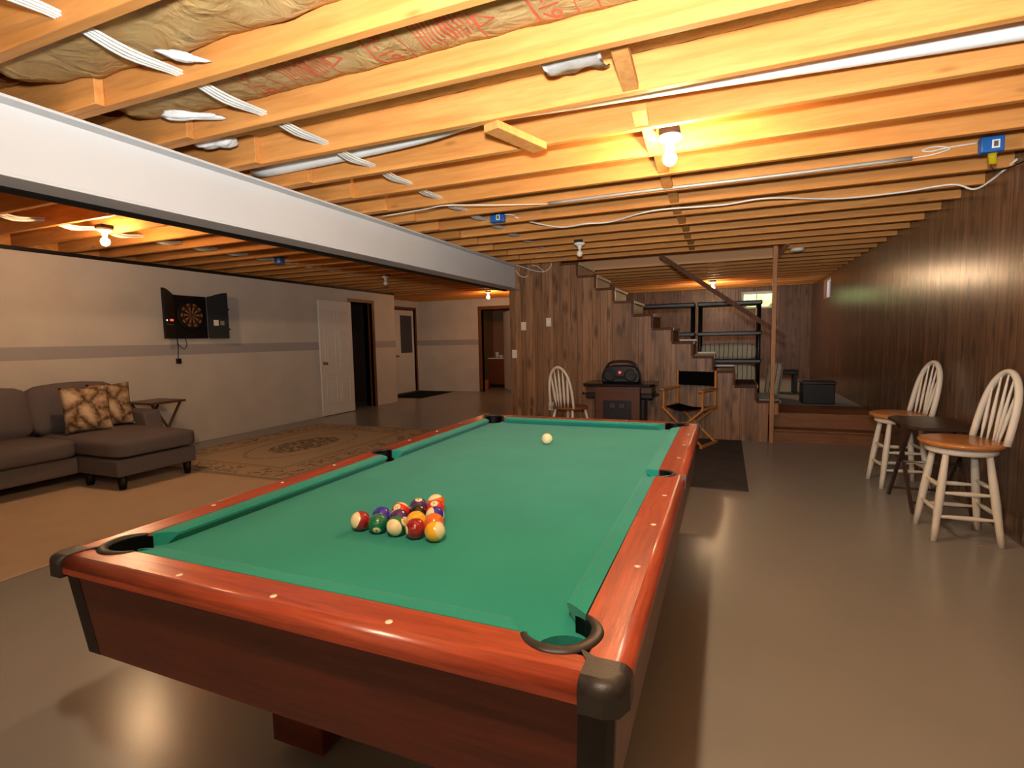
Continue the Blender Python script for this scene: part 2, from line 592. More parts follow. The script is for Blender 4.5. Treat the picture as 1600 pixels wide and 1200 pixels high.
def rug_mat():
    t = NT('patterned_rug', 0.95, 0.05)
    x, y, z = t.xyz()                              # local: rug centre at 0
    hx, hy = 1.08, 1.415
    ax = t.m_('ABSOLUTE', x); ay = t.m_('ABSOLUTE', y)
    edge = t.m_('MINIMUM', t.m_('SUBTRACT', hx, ax), t.m_('SUBTRACT', hy, ay))     # distance to the rim
    base = t.ramp(t.noise(scale=200, detail=2), [(0.3, srgb(186, 164, 136)), (0.7, srgb(202, 180, 152))])
    def band(a, b):
        return t.m_('MULTIPLY', t.m_('GREATER_THAN', edge, a), t.m_('LESS_THAN', edge, b))
    lines = t.m_('MAXIMUM', band(0.0, 0.05), t.m_('MAXIMUM', band(0.33, 0.345), band(0.37, 0.40)))
    col = t.mix(t.m_('MULTIPLY', lines, 0.55), base, srgb(122, 110, 92))
    fl = t.noise(scale=16, detail=3, rough=0.7)
    big = t.noise(scale=3.2, detail=1)
    motif = t.m_('MULTIPLY', t.m_('GREATER_THAN', fl, 0.53), t.m_('GREATER_THAN', big, 0.46))
    bandm = t.m_('MULTIPLY', motif, band(0.07, 0.31))
    ell = t.m_('ADD', t.m_('POWER', t.m_('DIVIDE', x, 0.30), 2.0), t.m_('POWER', t.m_('DIVIDE', y, 0.52), 2.0))
    med = t.m_('MULTIPLY', t.m_('GREATER_THAN', fl, 0.47), t.m_('LESS_THAN', ell, 1.0))
    ring = t.m_('MULTIPLY', t.m_('LESS_THAN', t.m_('ABSOLUTE', t.m_('SUBTRACT', ell, 2.4)), 0.16), t.m_('GREATER_THAN', fl, 0.42))
    mm = t.m_('MAXIMUM', bandm, t.m_('MAXIMUM', med, t.m_('MULTIPLY', ring, 0.5)))
    t.color(t.mix(t.m_('MULTIPLY', mm, 0.68), col, srgb(66, 72, 74)))
    t.bump(t.noise(scale=200), 0.3, 0.003)
    return t.m
M_rug = rug_mat()
def pillow_mat():
    t = NT('pillow_print', 0.85, 0.1)
    v = t.n('TexVoronoi', {'feature': 'DISTANCE_TO_EDGE'}, Vector=t.n('VectorMath', {'operation': 'ADD'}, _0=t.scaled((5.4, 5.4, 5.4)), _1=t.n('VectorMath', {'operation': 'SCALE'}, _0=t.n('TexNoise', None, Vector=t.co(), Scale=4.0).outputs['Color'], Scale=0.8).outputs[0]).outputs[0], Scale=1.0).outputs['Distance']
    n = t.noise(scale=26, detail=4, rough=0.7)
    f = t.m_('SUBTRACT', t.m_('ADD', v, t.m_('MULTIPLY', n, 0.55)), 0.12)
    t.color(t.ramp(f, [(0.12, srgb(84, 64, 50)), (0.26, srgb(158, 130, 102)), (0.5, srgb(222, 198, 164))]))
    t.bump(n, 0.2, 0.003)
    return t.m
M_pillow = pillow_mat()
def striped():
    t = NT('striped_ticking', 0.85, 0.1)
    x, y, z = t.xyz()
    w = t.m_('ADD', x, t.m_('MULTIPLY', t.m_('SUBTRACT', t.noise(scale=5, detail=1), 0.5), 0.02))
    fr = t.m_('FRACT', t.m_('DIVIDE', w, 0.066))
    s = t.m_('LESS_THAN', fr, 0.13)
    t.color(t.mix(s, srgb(196, 186, 162), srgb(52, 44, 38)))
    return t.m
M_stripe = striped()
def dart_mat():
    t = NT('dartboard_segments', 0.6, 0.3)
    x, y, z = t.xyz()
    a = t.m_('ARCTAN2', z, y)
    r = t.m_('SQRT', t.m_('ADD', t.m_('MULTIPLY', y, y), t.m_('MULTIPLY', z, z)))
    fr = t.m_('FRACT', t.m_('ADD', t.m_('DIVIDE', a, 2 * PI / 10), 0.25))
    alt = t.m_('LESS_THAN', fr, 0.5)
    ins = t.m_('LESS_THAN', r, 0.15)
    ring = t.m_('MULTIPLY', t.m_('GREATER_THAN', r, 0.105), t.m_('LESS_THAN', r, 0.122))
    c = t.mix(t.m_('MULTIPLY', alt, ins), srgb(18, 14, 13), srgb(146, 106, 72))
    c = t.mix(t.m_('MULTIPLY', t.m_('SUBTRACT', 1.0, alt), t.m_('MULTIPLY', ins, t.m_('GREATER_THAN', r, 0.122))), c, srgb(50, 16, 12))
    c = t.mix(ring, c, srgb(70, 22, 16))
    c = t.mix(t.m_('LESS_THAN', r, 0.018), c, srgb(96, 26, 18))
    t.color(c)
    return t.m
M_dart = dart_mat()
def hedge_mat():
    t = NT('hedge_leaves', 0.6, 0.3)
    f = t.noise(scale=9, detail=4, rough=0.7)
    t.color(t.ramp(f, [(0.3, srgb(158, 186, 96)), (0.7, srgb(226, 238, 160))]))
    return t.m
M_hedge = hedge_mat()
def ball_mat(name, rgb, stripe):
    t = NT(name, 0.12, 0.6)
    x, y, z = t.xyz()
    ivory = srgb(238, 216, 164)
    c = srgb(*rgb)
    if stripe:
        band = t.m_('LESS_THAN', t.m_('ABSOLUTE', z), 0.0155)
        col = t.mix(band, ivory, c)
    else:
        col = t.mix(0.0, c, c)
    num = t.m_('GREATER_THAN', x, 0.0262)          # the number disc sits at local +X
    col = t.mix(num, col, ivory)
    t.color(col)
    t.b.inputs['Coat Weight'].default_value = 1.0
    t.b.inputs['Coat Roughness'].default_value = 0.04
    return t.m

# ================================================================== THE SETTING
RW, BW, LW = 2.50, 10.65, -5.68
SY = 4.90                       # near face of the panelled stair wall
def box_struct(name, boxes, mat):
    b = MB()
    for q in boxes:
        b.box(*q)
    return struct(b.build(name, mat))

box_struct('floor', [(-8.2, 2.75, -3.6, 12.3, -0.12, 0.0)], M_floor)
# sub-floor above the joists, open over the stairs
OX0, OX1, OY0, OY1 = -1.55, 1.47, 4.76, 5.84
ZC = H + JD + 0.002
box_struct('ceiling', [(-8.2, 2.75, -3.6, OY0, ZC, ZC + .06), (-8.2, OX0, OY0, OY1, ZC, ZC + .06),
                       (OX1, 2.75, OY0, OY1, ZC, ZC + .06), (-8.2, 2.75, OY1, 12.3, ZC, ZC + .06)], M_subfloor)
# plastered sides of the stair opening and the dark floor above it
b = MB()
b.box(OX0, OX1 + .03, OY1, OY1 + .03, H - .005, 3.6)
b.box(OX1, OX1 + .03, OY0, OY1, H - .005, 3.6)
b.box(OX0 - .03, OX0, OY0, OY1 + .03, H + .0, 3.6)
b.box(OX0, OX1, OY0 - .03, OY0, ZC, 3.6)
b.box(OX0 - .03, OX1 + .03, OY0 - .03, OY1 + .03, 3.6, 3.63)
struct(b.build('wall_stairwell', M_drywall))

# right wall with the small window high up near the back
WRY0, WRY1, WRZ0, WRZ1 = 8.45, 9.15, 1.90, 2.262
box_struct('wall_right', [(RW, RW + .22, -3.6, WRY0, 0, ZC), (RW, RW + .22, WRY1, 12.3, 0, ZC),
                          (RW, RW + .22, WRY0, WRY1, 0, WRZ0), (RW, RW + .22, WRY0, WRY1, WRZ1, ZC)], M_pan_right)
WBX0, WBX1, WBZ0, WBZ1 = 1.15, 1.83, 1.86, 2.225
box_struct('wall_back', [(-2.1, WBX0, BW, BW + .2, 0, ZC), (WBX1, RW, BW, BW + .2, 0, ZC),
                         (WBX0, WBX1, BW, BW + .2, 0, WBZ0), (WBX0, WBX1, BW, BW + .2, WBZ1, ZC)], M_pan_back)
# stair wall: stepped sheet of panelling under the flight
TR, RS, NT_ = 0.2445, 0.18, 11
def tx(i): return 1.45 - TR * i          # right end of tread i
def tz(i): return 0.50 + RS * i          # top of tread i
poly = [(-2.0, 0.0), (1.33, 0.0), (1.33, tz(0) - .03)]
x = 1.33
for i in range(NT_):
    if i > 0:
        poly += [(tx(i), tz(i - 1) - .03), (tx(i), tz(i) - .03)]
poly += [(tx(NT_), tz(NT_ - 1) - .03), (tx(NT_), ZC - .003), (-2.0, ZC - .003)]
b = MB()
b.prism(poly, 'y', SY, SY + .05)
struct(b.build('wall_stairs', M_pan_stair))
box_struct('wall_partition', [(-2.0, -1.9, SY + .05, BW, 0, ZC)], M_pan_back)
# left half of the basement: painted block walls
ODY0, ODY1, ODZ = 5.98, 6.62, 2.05
box_struct('wall_left', [(LW - .2, LW, -3.6, ODY0, 0, 2.262), (LW - .2, LW, ODY1, 7.40, 0, 2.262), (LW - .2, LW, ODY0, ODY1, ODZ, 2.262),
                         (-6.57, LW - .2, 7.28, 7.40, 0, 2.262)], M_wallL)
HW, EW = -6.57, 9.72
box_struct('wall_left_hall', [(HW - .2, HW, 7.28, 8.66, 0, 2.30), (HW - .2, HW, 9.56, EW + .1, 0, 2.30), (HW - .2, HW, 8.66, 9.56, 2.08, 2.30)], M_wallL)
BDX0, BDX1, BDZ = -4.75, -3.98, 2.03
box_struct('wall_end', [(HW, BDX0, EW, EW + .12, 0, 2.30), (BDX1, -2.0, EW, EW + .12, 0, 2.30), (BDX0, BDX1, EW, EW + .12, BDZ, 2.30)], M_wallL)
box_struct('wall_front', [(-8.2, 2.75, -3.7, -3.6, 0, ZC)], M_wallL)
# rim of the house above the painted walls
box_struct('wall_rim', [(LW - .2, LW - .165, -3.6, 7.40, 2.3045, ZC), (HW - .2, HW - .165, 7.40, EW + .2, 2.3045, ZC), (HW - .2, -2.0, EW + .06, EW + .12, 2.3045, ZC)], M_joist)
b = MB()
b.box(LW - .19, LW + .004, -3.6, 7.404, 2.262, H - .0005)
struct(b.build('trim_1', M_black))
box_struct('wall_lightproof_shell', [(-8.25, -8.2, -3.6, 12.3, 0, ZC), (-8.2, -2.0, 12.3, 12.35, 0, ZC), (-2.05, -2.0, BW, 12.3, 0, ZC)], M_dark_in)  # unseen outer shell, added to keep daylight from leaking in
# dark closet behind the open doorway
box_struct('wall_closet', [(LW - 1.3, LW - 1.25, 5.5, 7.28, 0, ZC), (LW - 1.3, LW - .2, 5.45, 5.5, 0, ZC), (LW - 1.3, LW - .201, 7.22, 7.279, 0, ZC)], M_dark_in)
M_bathwall = plain('bathroom_paint', (168, 122, 88), 0.7, 0.2, 0, 0.03)
# bathroom behind the end wall
box_struct('wall_bathroom', [(-5.35, -2.0, 11.75, 11.8, 0, ZC), (-5.40, -5.35, EW + .12, 11.8, 0, ZC), (-3.5, -3.45, EW + .12, 11.8, 0, ZC)], M_bathwall)

# raised platform behind the stairs, its wooden edge, and two low steps
PZ = 0.33
b = MB(); b.box(-1.9, RW, 5.96, BW, 0, PZ)
struct(b.build('floor_platform', M_greycarpet))
b = MB(); b.box(1.36, RW, 5.13, 5.96, 0.02, PZ, .006); b.box(-1.9, 1.36, 5.90, 5.96, 0.02, PZ)
struct(b.build('floor_platform_edge', M_step))
b = MB(); b.box(1.36, RW, 4.95, 5.13, 0, .125); b.box(1.36, RW, 4.92, 5.13, .125, .155, .008)
o = b.build('platform_step', M_step, loc=(1.93, 5.0, 0))
tag(o, 'low wooden step in front of the raised platform, between stair post and panelled wall', 'step')

# windows
def window(name, x0, x1, y0, y1, z0, z1, axis, lining, framemat):
    t = bpy.data.objects.new(name, None); COL.objects.link(t); struct(t)
    t.location = ((x0 + x1) / 2, (y0 + y1) / 2, z0)
    def off(mb, nm, mat):
        bmesh.ops.translate(mb.bm, verts=mb.bm.verts, vec=-t.location)
        return mb.build(nm, mat, t)
    w = .03
    lin, fr, gl = MB(), MB(), MB()
    if axis == 'x':      # opening in a wall that runs along x, glass near y1
        lin.box(x0, x0 + .012, y0, y1, z0, z1); lin.box(x1 - .012, x1, y0, y1, z0, z1); lin.box(x0, x1, y0, y1, z1 - .012, z1); lin.box(x0, x1, y0, y1, z0, z0 + .012)
        g = y1 - .06
        for a, c in ((x0 + .012, x0 + .045), (x1 - .045, x1 - .012)):
            fr.box(a, c, g, g + .04, z0 + .012, z1 - .012)
        fr.box(x0 + .012, x1 - .012, g, g + .04, z0 + .012, z0 + .04); fr.box(x0 + .012, x1 - .012, g, g + .04, z1 - .045, z1 - .012)
        m = (x0 + x1) / 2 - .03
        mu = MB(); mu.box(m - .006, m + .006, g - .005, g + .045, z0 + .03, z1 - .03)
        off(mu, 'window_mullion', M_grey)
        gl.box(x0 + .03, x1 - .03, g + .018, g + .022, z0 + .03, z1 - .03)
    else:
        lin.box(x0, x1, y0, y0 + .012, z0, z1); lin.box(x0, x1, y1 - .012, y1, z0, z1); lin.box(x0, x1, y0, y1, z1 - .012, z1); lin.box(x0, x1, y0, y1, z0, z0 + .012)
        g = x0 + .045
        for a, c in ((y0 + .012, y0 + .045), (y1 - .045, y1 - .012)):
            fr.box(g, g + .04, a, c, z0 + .012, z1 - .012)
        fr.box(g, g + .04, y0 + .012, y1 - .012, z0 + .012, z0 + .04); fr.box(g, g + .04, y0 + .012, y1 - .012, z1 - .04, z1 - .012)
        gl.box(g + .018, g + .022, y0 + .03, y1 - .03, z0 + .03, z1 - .03)
    off(lin, 'window_lining', lining); off(fr, 'window_frame', framemat); off(gl, 'window_pane', M_glass)
window('window_1', WBX0, WBX1, BW - .01, BW + .2, WBZ0, WBZ1, 'x', M_white, M_white)
window('window_2', RW - .004, RW + .22, WRY0, WRY1, WRZ0, WRZ1, 'y', M_post, M_white)
# greenery outside the back window
b = MB()
rr = random.Random(3)
b.grid(40, 24, lambda u, v: (-1.5 + 6 * u, 13.2 + .35 * math.sin(9 * u + 5 * v) + rr.uniform(-.25, .25), 0.9 + 4.2 * v))
hd = struct(b.build('backdrop_hedge', M_hedge))
# doors of the left half: open closet door, its frame, entrance door, bathroom door frame
def door_leaf(parent, w, h, mat, panels=True, loc=(0, 0, 0), rz=0):
    """leaf in local coordinates: width along +y, thickness along x, origin at the hinge foot"""
    b = MB()
    b.box(-.018, .018, 0, w, .01, h, .003)
    if panels:
        rows = ((.20, .70), (.84, 1.50), (1.60, 1.84)) if h > 1.9 else ()
        for z0, z1 in rows:
            for a, c in ((.13 * w, .46 * w), (.54 * w, .87 * w)):
                for (p, q, r_, s) in ((a, c, z0, z0 + .018), (a, c, z1 - .018, z1), (a, a + .018, z0, z1), (c - .018, c, z0, z1)):
                    b.box(.016, .028, p, q, r_, s, .004)
                b.box(.016, .026, a + .05, c - .05, z0 + .05, z1 - .05, .006)
    return b
d1 = thing('door_1', '', '', (LW + .035, 5.94, 0), 0)
for k in ('label', 'category'):
    del d1[k]
struct(d1)
b = door_leaf(None, .84, 2.03, M_door)
for v in b.bm.verts:
    v.co.y = -v.co.y
bmesh.ops.reverse_faces(b.bm, faces=b.bm.faces)
b.build('door_leaf', M_door, d1)
b = MB()
b.lathe([(.03, 0), (.03, .006), (.012, .01), (.012, .035), (.027, .045), (.03, .06), (.02, .072), (0, .075)], (0, 0, 0), 16, mtx=Matrix.Translation((.02, -.77, .93)) @ Matrix.Rotation(PI / 2, 4, 'Y'))
b.build('door_knob', M_brass, d1)
f1 = MB()
f1.box(LW - .2, LW + .012, ODY1, ODY1 + .07, 0, ODZ + .06); f1.box(LW - .2, LW + .012, ODY0 - .06, ODY0, 0, ODZ + .06); f1.box(LW - .2, LW + .012, ODY0, ODY1, ODZ, ODZ + .06)
f1.box(LW - .08, LW - .05, ODY1 - .02, ODY1, 0, ODZ)
struct(f1.build('trim_2', M_doortrim))
d2 = bpy.data.objects.new('door_2', None); COL.objects.link(d2); struct(d2); d2.location = (HW - .05, 9.54, 0)
b = MB(); b.box(-.02, .02, -.86, 0, .01, 2.06, .003)
b.build('door_leaf', M_door, d2)
b = MB(); b.box(.02, .026, -.60, -.10, 1.0, 1.93, .002)
b.build('door_glass', plain('grey_door_glass', (70, 74, 78), 0.15, 0.5, 0, .02), d2)
b = MB(); b.lathe([(.028, 0), (.012, .01), (.012, .03), (.026, .045), (.02, .065), (0, .068)], (0, 0, 0), 14, mtx=Matrix.Translation((.02, -.80, .93)) @ Matrix.Rotation(PI / 2, 4, 'Y'))
b.build('door_knob', M_brass, d2)
b = MB()
b.box(HW - .06, HW + .012, 9.56, 9.62, 0, 2.14); b.box(HW - .06, HW + .012, 8.60, 8.66, 0, 2.14); b.box(HW - .06, HW + .012, 8.66, 9.56, 2.08, 2.14)
struct(b.build('trim_3', M_doortrim))
b = MB()
b.box(BDX0 - .09, BDX0, EW - .014, EW + .12, 0, BDZ + .08); b.box(BDX1, BDX1 + .07, EW - .014, EW + .12, 0, BDZ + .08); b.box(BDX0, BDX1, EW - .014, EW + .12, BDZ, BDZ + .08)
struct(b.build('trim_4', M_doortrim))
d3 = bpy.data.objects.new('door_3', None); COL.objects.link(d3); struct(d3); d3.location = (BDX1 - .02, EW + .14, 0); d3.rotation_euler = (0, 0, math.radians(38))
door_leaf(None, .72, 2.0, M_door).build('door_leaf', M_door, d3)

# steel beam: web and two flanges; a black pipe behind its lower edge
BZ0 = 1.98
b = MB()
b.box(-1.925, -1.905, -3.6, 4.895, BZ0 + .012, H - .012)
b.box(-2.005, -1.825, -3.6, 4.895, BZ0, BZ0 + .014, .003)
b.box(-2.005, -1.825, -3.6, 4.895, H - .014, H - .0005, .003)
struct(b.build('beam_steel', M_beam))
b = MB()
b.cyl((-2.055, -3.55, 2.012), (-2.055, 4.89, 2.012), .048, n=18)
tag(b.build('steel_pipe', M_black, loc=(-2.055, 0, 2.012)), 'long black pipe running behind the lower edge of the painted steel beam', 'pipe')

# ================================================================== CEILING JOISTS, one object each
ORD = ['first', 'second', 'third', 'fourth', 'fifth', 'sixth', 'seventh', 'eighth', 'ninth', 'tenth', 'eleventh', 'twelfth', 'thirteenth', 'fourteenth', 'fifteenth', 'sixteenth',
       'seventeenth', 'eighteenth', 'nineteenth', 'twentieth', 'twenty-first', 'twenty-second', 'twenty-third', 'twenty-fourth', 'twenty-fifth', 'twenty-sixth']
jm = {}
def joist(x0, x1, y0, label, group, z0=H):
    key = (round(x1 - x0, 3))
    if key not in jm:
        b = MB()
        b.box(-(x1 - x0) / 2, (x1 - x0) / 2, 0, .038, 0, JD, .0025, 1)
        o = b.build('ceiling_joist', M_joist)
        jm[key] = o.data
    else:
        o = bpy.data.objects.new('ceiling_joist', jm[key])
        COL.objects.link(o)
    o.location = ((x0 + x1) / 2, y0, z0)
    return tag(o, label, 'ceiling joist', group)
G1, G2 = 'pine joists over the games room', 'pine joists over the sofa side'
for k in range(-3, 26):
    y = J0 + JS * k
    if y > BW - .1:
        break
    x0 = -2.0 if k < 11 else -1.9
    side = ('joist %s behind the lit bare bulb over the pool table' % ORD[k - 2]) if k >= 2 else ('joist %s in front of the lit bare bulb over the pool table' % ORD[1 - k])
    if OY0 - .03 < y < OY1:
        x0 = OX1 + .035
    joist(x0, RW, y, 'pine ceiling ' + side, G1)
for k in range(-3, 26):
    y = J0 + JS * k - .040
    if y > EW - .1:
        break
    side = ('joist %s behind the glowing bulb above the sofa' % ORD[k - 2]) if k >= 2 else ('joist %s in front of the glowing bulb above the sofa' % ORD[1 - k])
    joist(LW - .16 if y < 7.3 else HW - .16, -1.60 if y < 4.8 else -2.0, y, 'pine ceiling ' + side, G2)

# slanting bridging boards between the joists
bm_ = None
for k in range(-1, 11):
    y0 = J0 + JS * k + .038
    y1 = J0 + JS * (k + 1)
    if bm_ is None:
        b = MB()
        L = JS - .038
        zt, zb = H + JD - .05, H + .012
        # runs from high on the near joist to low on the far one
        b.prism([(0.001, .068), (0.001, .098), (L - .001, .036), (L - .001, .006)], 'x', -.032, .032)
        o = b.build('bridging_board', M_block)
        bm_ = o.data
    else:
        o = bpy.data.objects.new('bridging_board', bm_)
        COL.objects.link(o)
    if k == 0:
        b = MB(); b.prism([(.245, .034), (.245, .064), (L - .001, .040), (L - .001, .006)], 'x', -.032, .032)
        bpy.data.objects.remove(o)
        o = b.build('bridging_board', M_block)
    o.location = (.455 + .004 * ((k * 7) % 5), y0, H)
    nm = ('%s bay behind the lit bulb' % ORD[k - 2]) if k >= 2 else ('bay of the lit bulb' if k == 1 else '%s bay in front of the lit bulb' % ORD[-k])
    tag(o, 'slanting pine bridging board between joists, ' + nm, 'bridging board', 'bridging boards along the ceiling')
b = MB()
b.box(-.0, .38, -.045, .045, 0, .036, .003)
o = b.build('wooden_brace', M_block)
o.location = (-.185, .318, H + .004)
o.rotation_euler = (0, math.radians(0), math.radians(72))
o.location.z = H - .0365
tag(o, 'short diagonal wooden brace nailed under joists near the white pipe', 'brace')

# kraft faced insulation batts between the joists
BATT_FN = {}
def batt(x0, x1, k, yoff, seed, label, sag=.05, zt=.165):
    y0 = J0 + JS * k + .038 + yoff
    y1 = J0 + JS * (k + 1) + yoff
    r = random.Random(seed)
    ph = [r.uniform(0, 6) for _ in range(8)]
    fr = [r.uniform(2, 9) for _ in range(8)]
    zb = H + zt
    nx, ny = 90, 10
    L = x1 - x0
    def fn(u, v):
        X = u * L
        s = 0
        for i in range(4):
            s += math.sin(X * fr[i] + v * fr[i + 4] + ph[i]) / 4
        s2 = abs(math.sin(X * fr[5] * 1.3 + v * 4 + ph[5])) ** 3
        e = (2 * abs(v - .5)) ** 4
        z = zb - sag * (.25 + .5 * s * .6 + .5 * s2 * .7) * (1 - .6 * e) + .02 * e + .0025 * math.sin(X * 31 + v * 17)
        return (x0 + X, y0 + .002 + (y1 - y0 - .004 - (.042 if x0 + X < -1.585 and yoff == 0 else 0)) * v, z)
    b = MB()
    b.grid(nx, ny, fn)
    bmesh.ops.solidify(b.bm, geom=b.bm.faces[:], thickness=.003)
    o = b.build('insulation_batt', M_kraft, loc=((x0 + x1) / 2, (y0 + y1) / 2, zb))
    BATT_FN[k] = lambda px, py: fn((px - x0) / L, (py - y0 - .002) / (y1 - y0 - .004))[2]
    return tag(o, label, 'insulation', 'kraft paper insulation between the joists')
for k in range(-3, 6):
    where = ('%s bay behind the lit bulb' % ORD[k - 2]) if k >= 2 else ('bay of the lit bulb' if k == 1 else '%s bay in front of the lit bulb' % ORD[-k])
    o = batt(-1.80, RW - .01, k, 0, 40 + k, 'crumpled tan kraft paper insulation, ' + where, {-3: .07, -2: .018}.get(k, .02), {-3: .105, -2: .098, -1: .135, 0: .20}.get(k, .14))
    if k == -2:
        # red print on the paper facing
        yc, zc = (J0 + JS * k + .038 + J0 + JS * (k + 1)) / 2, H + .105
        def drape(q, o):
            for v in q.data.vertices:
                v.co.z = BATT_FN[-2](v.co.x + o.location.x, v.co.y + o.location.y) - .0042 - o.location.z
            return q
        def put(nm, body, x, dy, size, sc=1):
            mt = Matrix(((0, 1, 0, x - o.location.x), (1, 0, 0, yc + dy - o.location.y), (0, 0, -1, zc - o.location.z), (0, 0, 0, 1)))
            drape(text_mesh(nm, body, size, M_print, o, mt, 0.0), o)
        for xx in (-1.02, -.37, .28):
            put('printed_text', 'R-19', xx, .03, .10)
        b = MB()
        for x0 in (-1.02, -.37, .28):
            for i in range(13):
                xx = x0 + .16 + .019 * i
                y_a, y_b = yc - .11, yc + (.10 if i % 4 else .135) - .02 * (i % 3)
                b.box(xx - o.location.x, xx + (.010 if i in (6, 7) else .006) - o.location.x, y_a - o.location.y, y_b - o.location.y, zc - .0006 - o.location.z, zc - o.location.z)
            for xx in (x0 - .055, x0 + .09, x0 + .60):
                b.box(xx - o.location.x, xx + .005 - o.location.x, yc - .15 - o.location.y, yc + .13 - o.location.y, zc - .0006 - o.location.z, zc - o.location.z)
            b.box(x0 - .055 - o.location.x, x0 + .09 - o.location.x, yc + .13 - o.location.y, yc + .135 - o.location.y, zc - .0006 - o.location.z, zc - o.location.z)
            tri = [Vector((x0 + .47, yc + .02, 0)), Vector((x0 + .40, yc + .055, 0)), Vector((x0 + .40, yc - .015, 0))]
            for i in range(3):
                p, q = tri[i], tri[(i + 1) % 3]
                d = (q - p).normalized(); n_ = Vector((-d.y, d.x, 0)) * .004
                vs = [p + n_, q + n_, q - n_, p - n_]
                b.bm.faces.new([b.bm.verts.new((v.x - o.location.x, v.y - o.location.y, zc - .0007 - o.location.z)) for v in vs])
        bmesh.ops.subdivide_edges(b.bm, edges=[e for e in b.bm.edges if e.calc_length() > .03], cuts=8, use_grid_fill=True)
        drape(b.build('printed_lines', M_print, o), o)
for k in range(-3, 3):
    where = ('%s bay behind the glowing bulb' % ORD[k - 2]) if k >= 2 else ('bay of the glowing bulb' if k == 1 else '%s bay in front of the glowing bulb' % ORD[-k])
    batt(LW - .15, -2.06, k, -.04, 80 + k, 'tan kraft paper insulation over the sofa side, ' + where, .05)

# torn white scraps of insulation showing between the joists
def scrap(name, x, y, z, sx, sy, sz, seed, label, rz=0, mat=None):
    r = random.Random(seed)
    b = MB()
    b.sphere((0, 0, 0), 1.0, 20, 12)
    for v in b.bm.verts:
        n_ = .22 * math.sin(5 * v.co.x + seed) + .2 * math.sin(7 * v.co.y + 2 * seed) + r.uniform(-.06, .06)
        v.co = Vector((v.co.x * sx, v.co.y * sy, v.co.z * sz)) * (1 + n_)
    o = b.build(name, mat or M_fluff)
    o.location = (x, y, z)
    o.rotation_euler = (0, 0, rz)
    return tag(o, label, 'insulation scrap')
scrap('insulation_scrap', -1.50, -.22, H + .055, .13, .028, .016, 3, 'twisted grey-white scrap of insulation foil beside the cable bundle', .5)
scrap('insulation_scrap', -1.70, .09, H + .075, .10, .05, .032, 5, 'white fluffy insulation bulging out above the steel beam', .2)
scrap('insulation_scrap', -1.00, -.60, H + .035, .08, .022, .012, 8, 'bright white sliver of insulation under torn kraft paper', .9)
# torn foil flap and board by the bridging
b = MB()
b.grid(14, 8, lambda u, v: (.17 + .23 * u, -.0625 + .27 * v + .012 * v * math.sin(9 * u), H + .085 - .050 * math.sin(PI * min(1, v * 1.1)) + .006 * v * math.sin(13 * u + 6 * v)))
bmesh.ops.solidify(b.bm, geom=b.bm.faces[:], thickness=.004)
tag(b.build('torn_foil', M_fluff, loc=(.3, .13, H + .1)), 'torn white foil hanging beside the bridging board over the pool table', 'insulation scrap')

# ================================================================== PIPES, CABLES AND BOXES ON THE CEILING
pts = spline([(-1.98, .60, H + .10), (-1.3, .585, H + .103), (-.7, .53, H + .10), (-.28, .47, H + .112), (.2, .46, H + .095), (.8, .48, H + .085), (1.5, .54, H + .085), (2.49, .60, H + .08)], 6)
b = MB(); b.tube(pts, .048, 14)
tag(b.build('drain_pipe', M_white, loc=(0, .45, H + .06)), 'white plastic pipe running between two joists above the pool table', 'pipe')
rr = random.Random(11)
for c in range(6):
    P = []
    ox, oz = (c % 3 - 1) * .0145, (c // 3) * .0105
    for k in range(-4, 12):
        y = J0 + JS * k
        P.append((-1.14 + ox, y + .02, H + .040 + oz))
        P.append((-1.14 + ox * 1.5, y + .21, H + .020 + oz * 1.4 + .003 * (k % 3)))
    b = MB(); b.tube(spline(P, 4), .0068, 6, flat=(Vector((0, 0, 1)), .6))
    o = b.build('electrical_cable', M_cable, loc=(-1.14, 1.5, H + .04))
    tag(o, 'white electrical cable in the bundle threaded through the joists beside the beam', 'cable', 'cables bundled through the joists')
for c in range(4):
    P = []
    ox, oz = (c % 2 - .5) * .024, (c // 2) * .017
    for k in range(-2, 12):
        y = J0 + JS * k - .04
        P.append((-4.45 + .00 * k + ox, y + .02, H + .05 + oz))
        P.append((-4.45 + ox * 2.2 + .01 * (k % 2), y + .21, H + .018 + oz * 1.2))
    b = MB(); b.tube(spline(P, 4), .0075, 6)
    tag(b.build('electrical_cable', M_cable, loc=(-4.45, 1.5, H + .04)), 'pale electrical cable threaded through the joists above the sofa and dartboard', 'cable', 'cables above the sofa side')
# grey conduit under the joists and its thin white tails
yj4 = J0 + JS * 4
b = MB(); b.tube(spline([(-.42, yj4 - .012, H + .012), (.3, yj4 - .014, H + .016), (1.0, yj4 - .013, H + .012), (1.86, yj4 - .013, H + .016)], 6), .0125, 10)
tag(b.build('grey_conduit', M_conduit, loc=(.7, yj4, H + .01)), 'pale grey conduit clipped along the lower edge of a joist behind the lit bulb', 'conduit')
b = MB(); b.tube(spline([(1.86, yj4 - .013, H + .016), (1.96, yj4 - .014, H + .022), (2.04, yj4 - .012, H + .045), (1.98, yj4 - .011, H + .066), (1.91, yj4 - .012, H + .055), (1.95, yj4 - .013, H + .042), (2.04, yj4 - .013, H + .052), (2.165, yj4 - .015, H + .056)], 8), .0042, 8)
tag(b.build('white_wire', M_cable, loc=(1.95, yj4, H + .03)), 'thin white wire looped once before the blue box beside the panelled wall', 'wire')
b = MB(); b.tube(spline([(-1.73, 1.60, H - .006), (-1.3, 1.55, H - .008), (-1.1, 1.53, H - .007), (-.75, 1.68, H - .010), (-.42, yj4 - .012, H + .008)], 8), .0042, 8)
tag(b.build('white_wire', M_cable, loc=(-1.1, 1.6, H)), 'thin white wire running from the steel beam to the grey conduit', 'wire')
yj6 = J0 + JS * 6
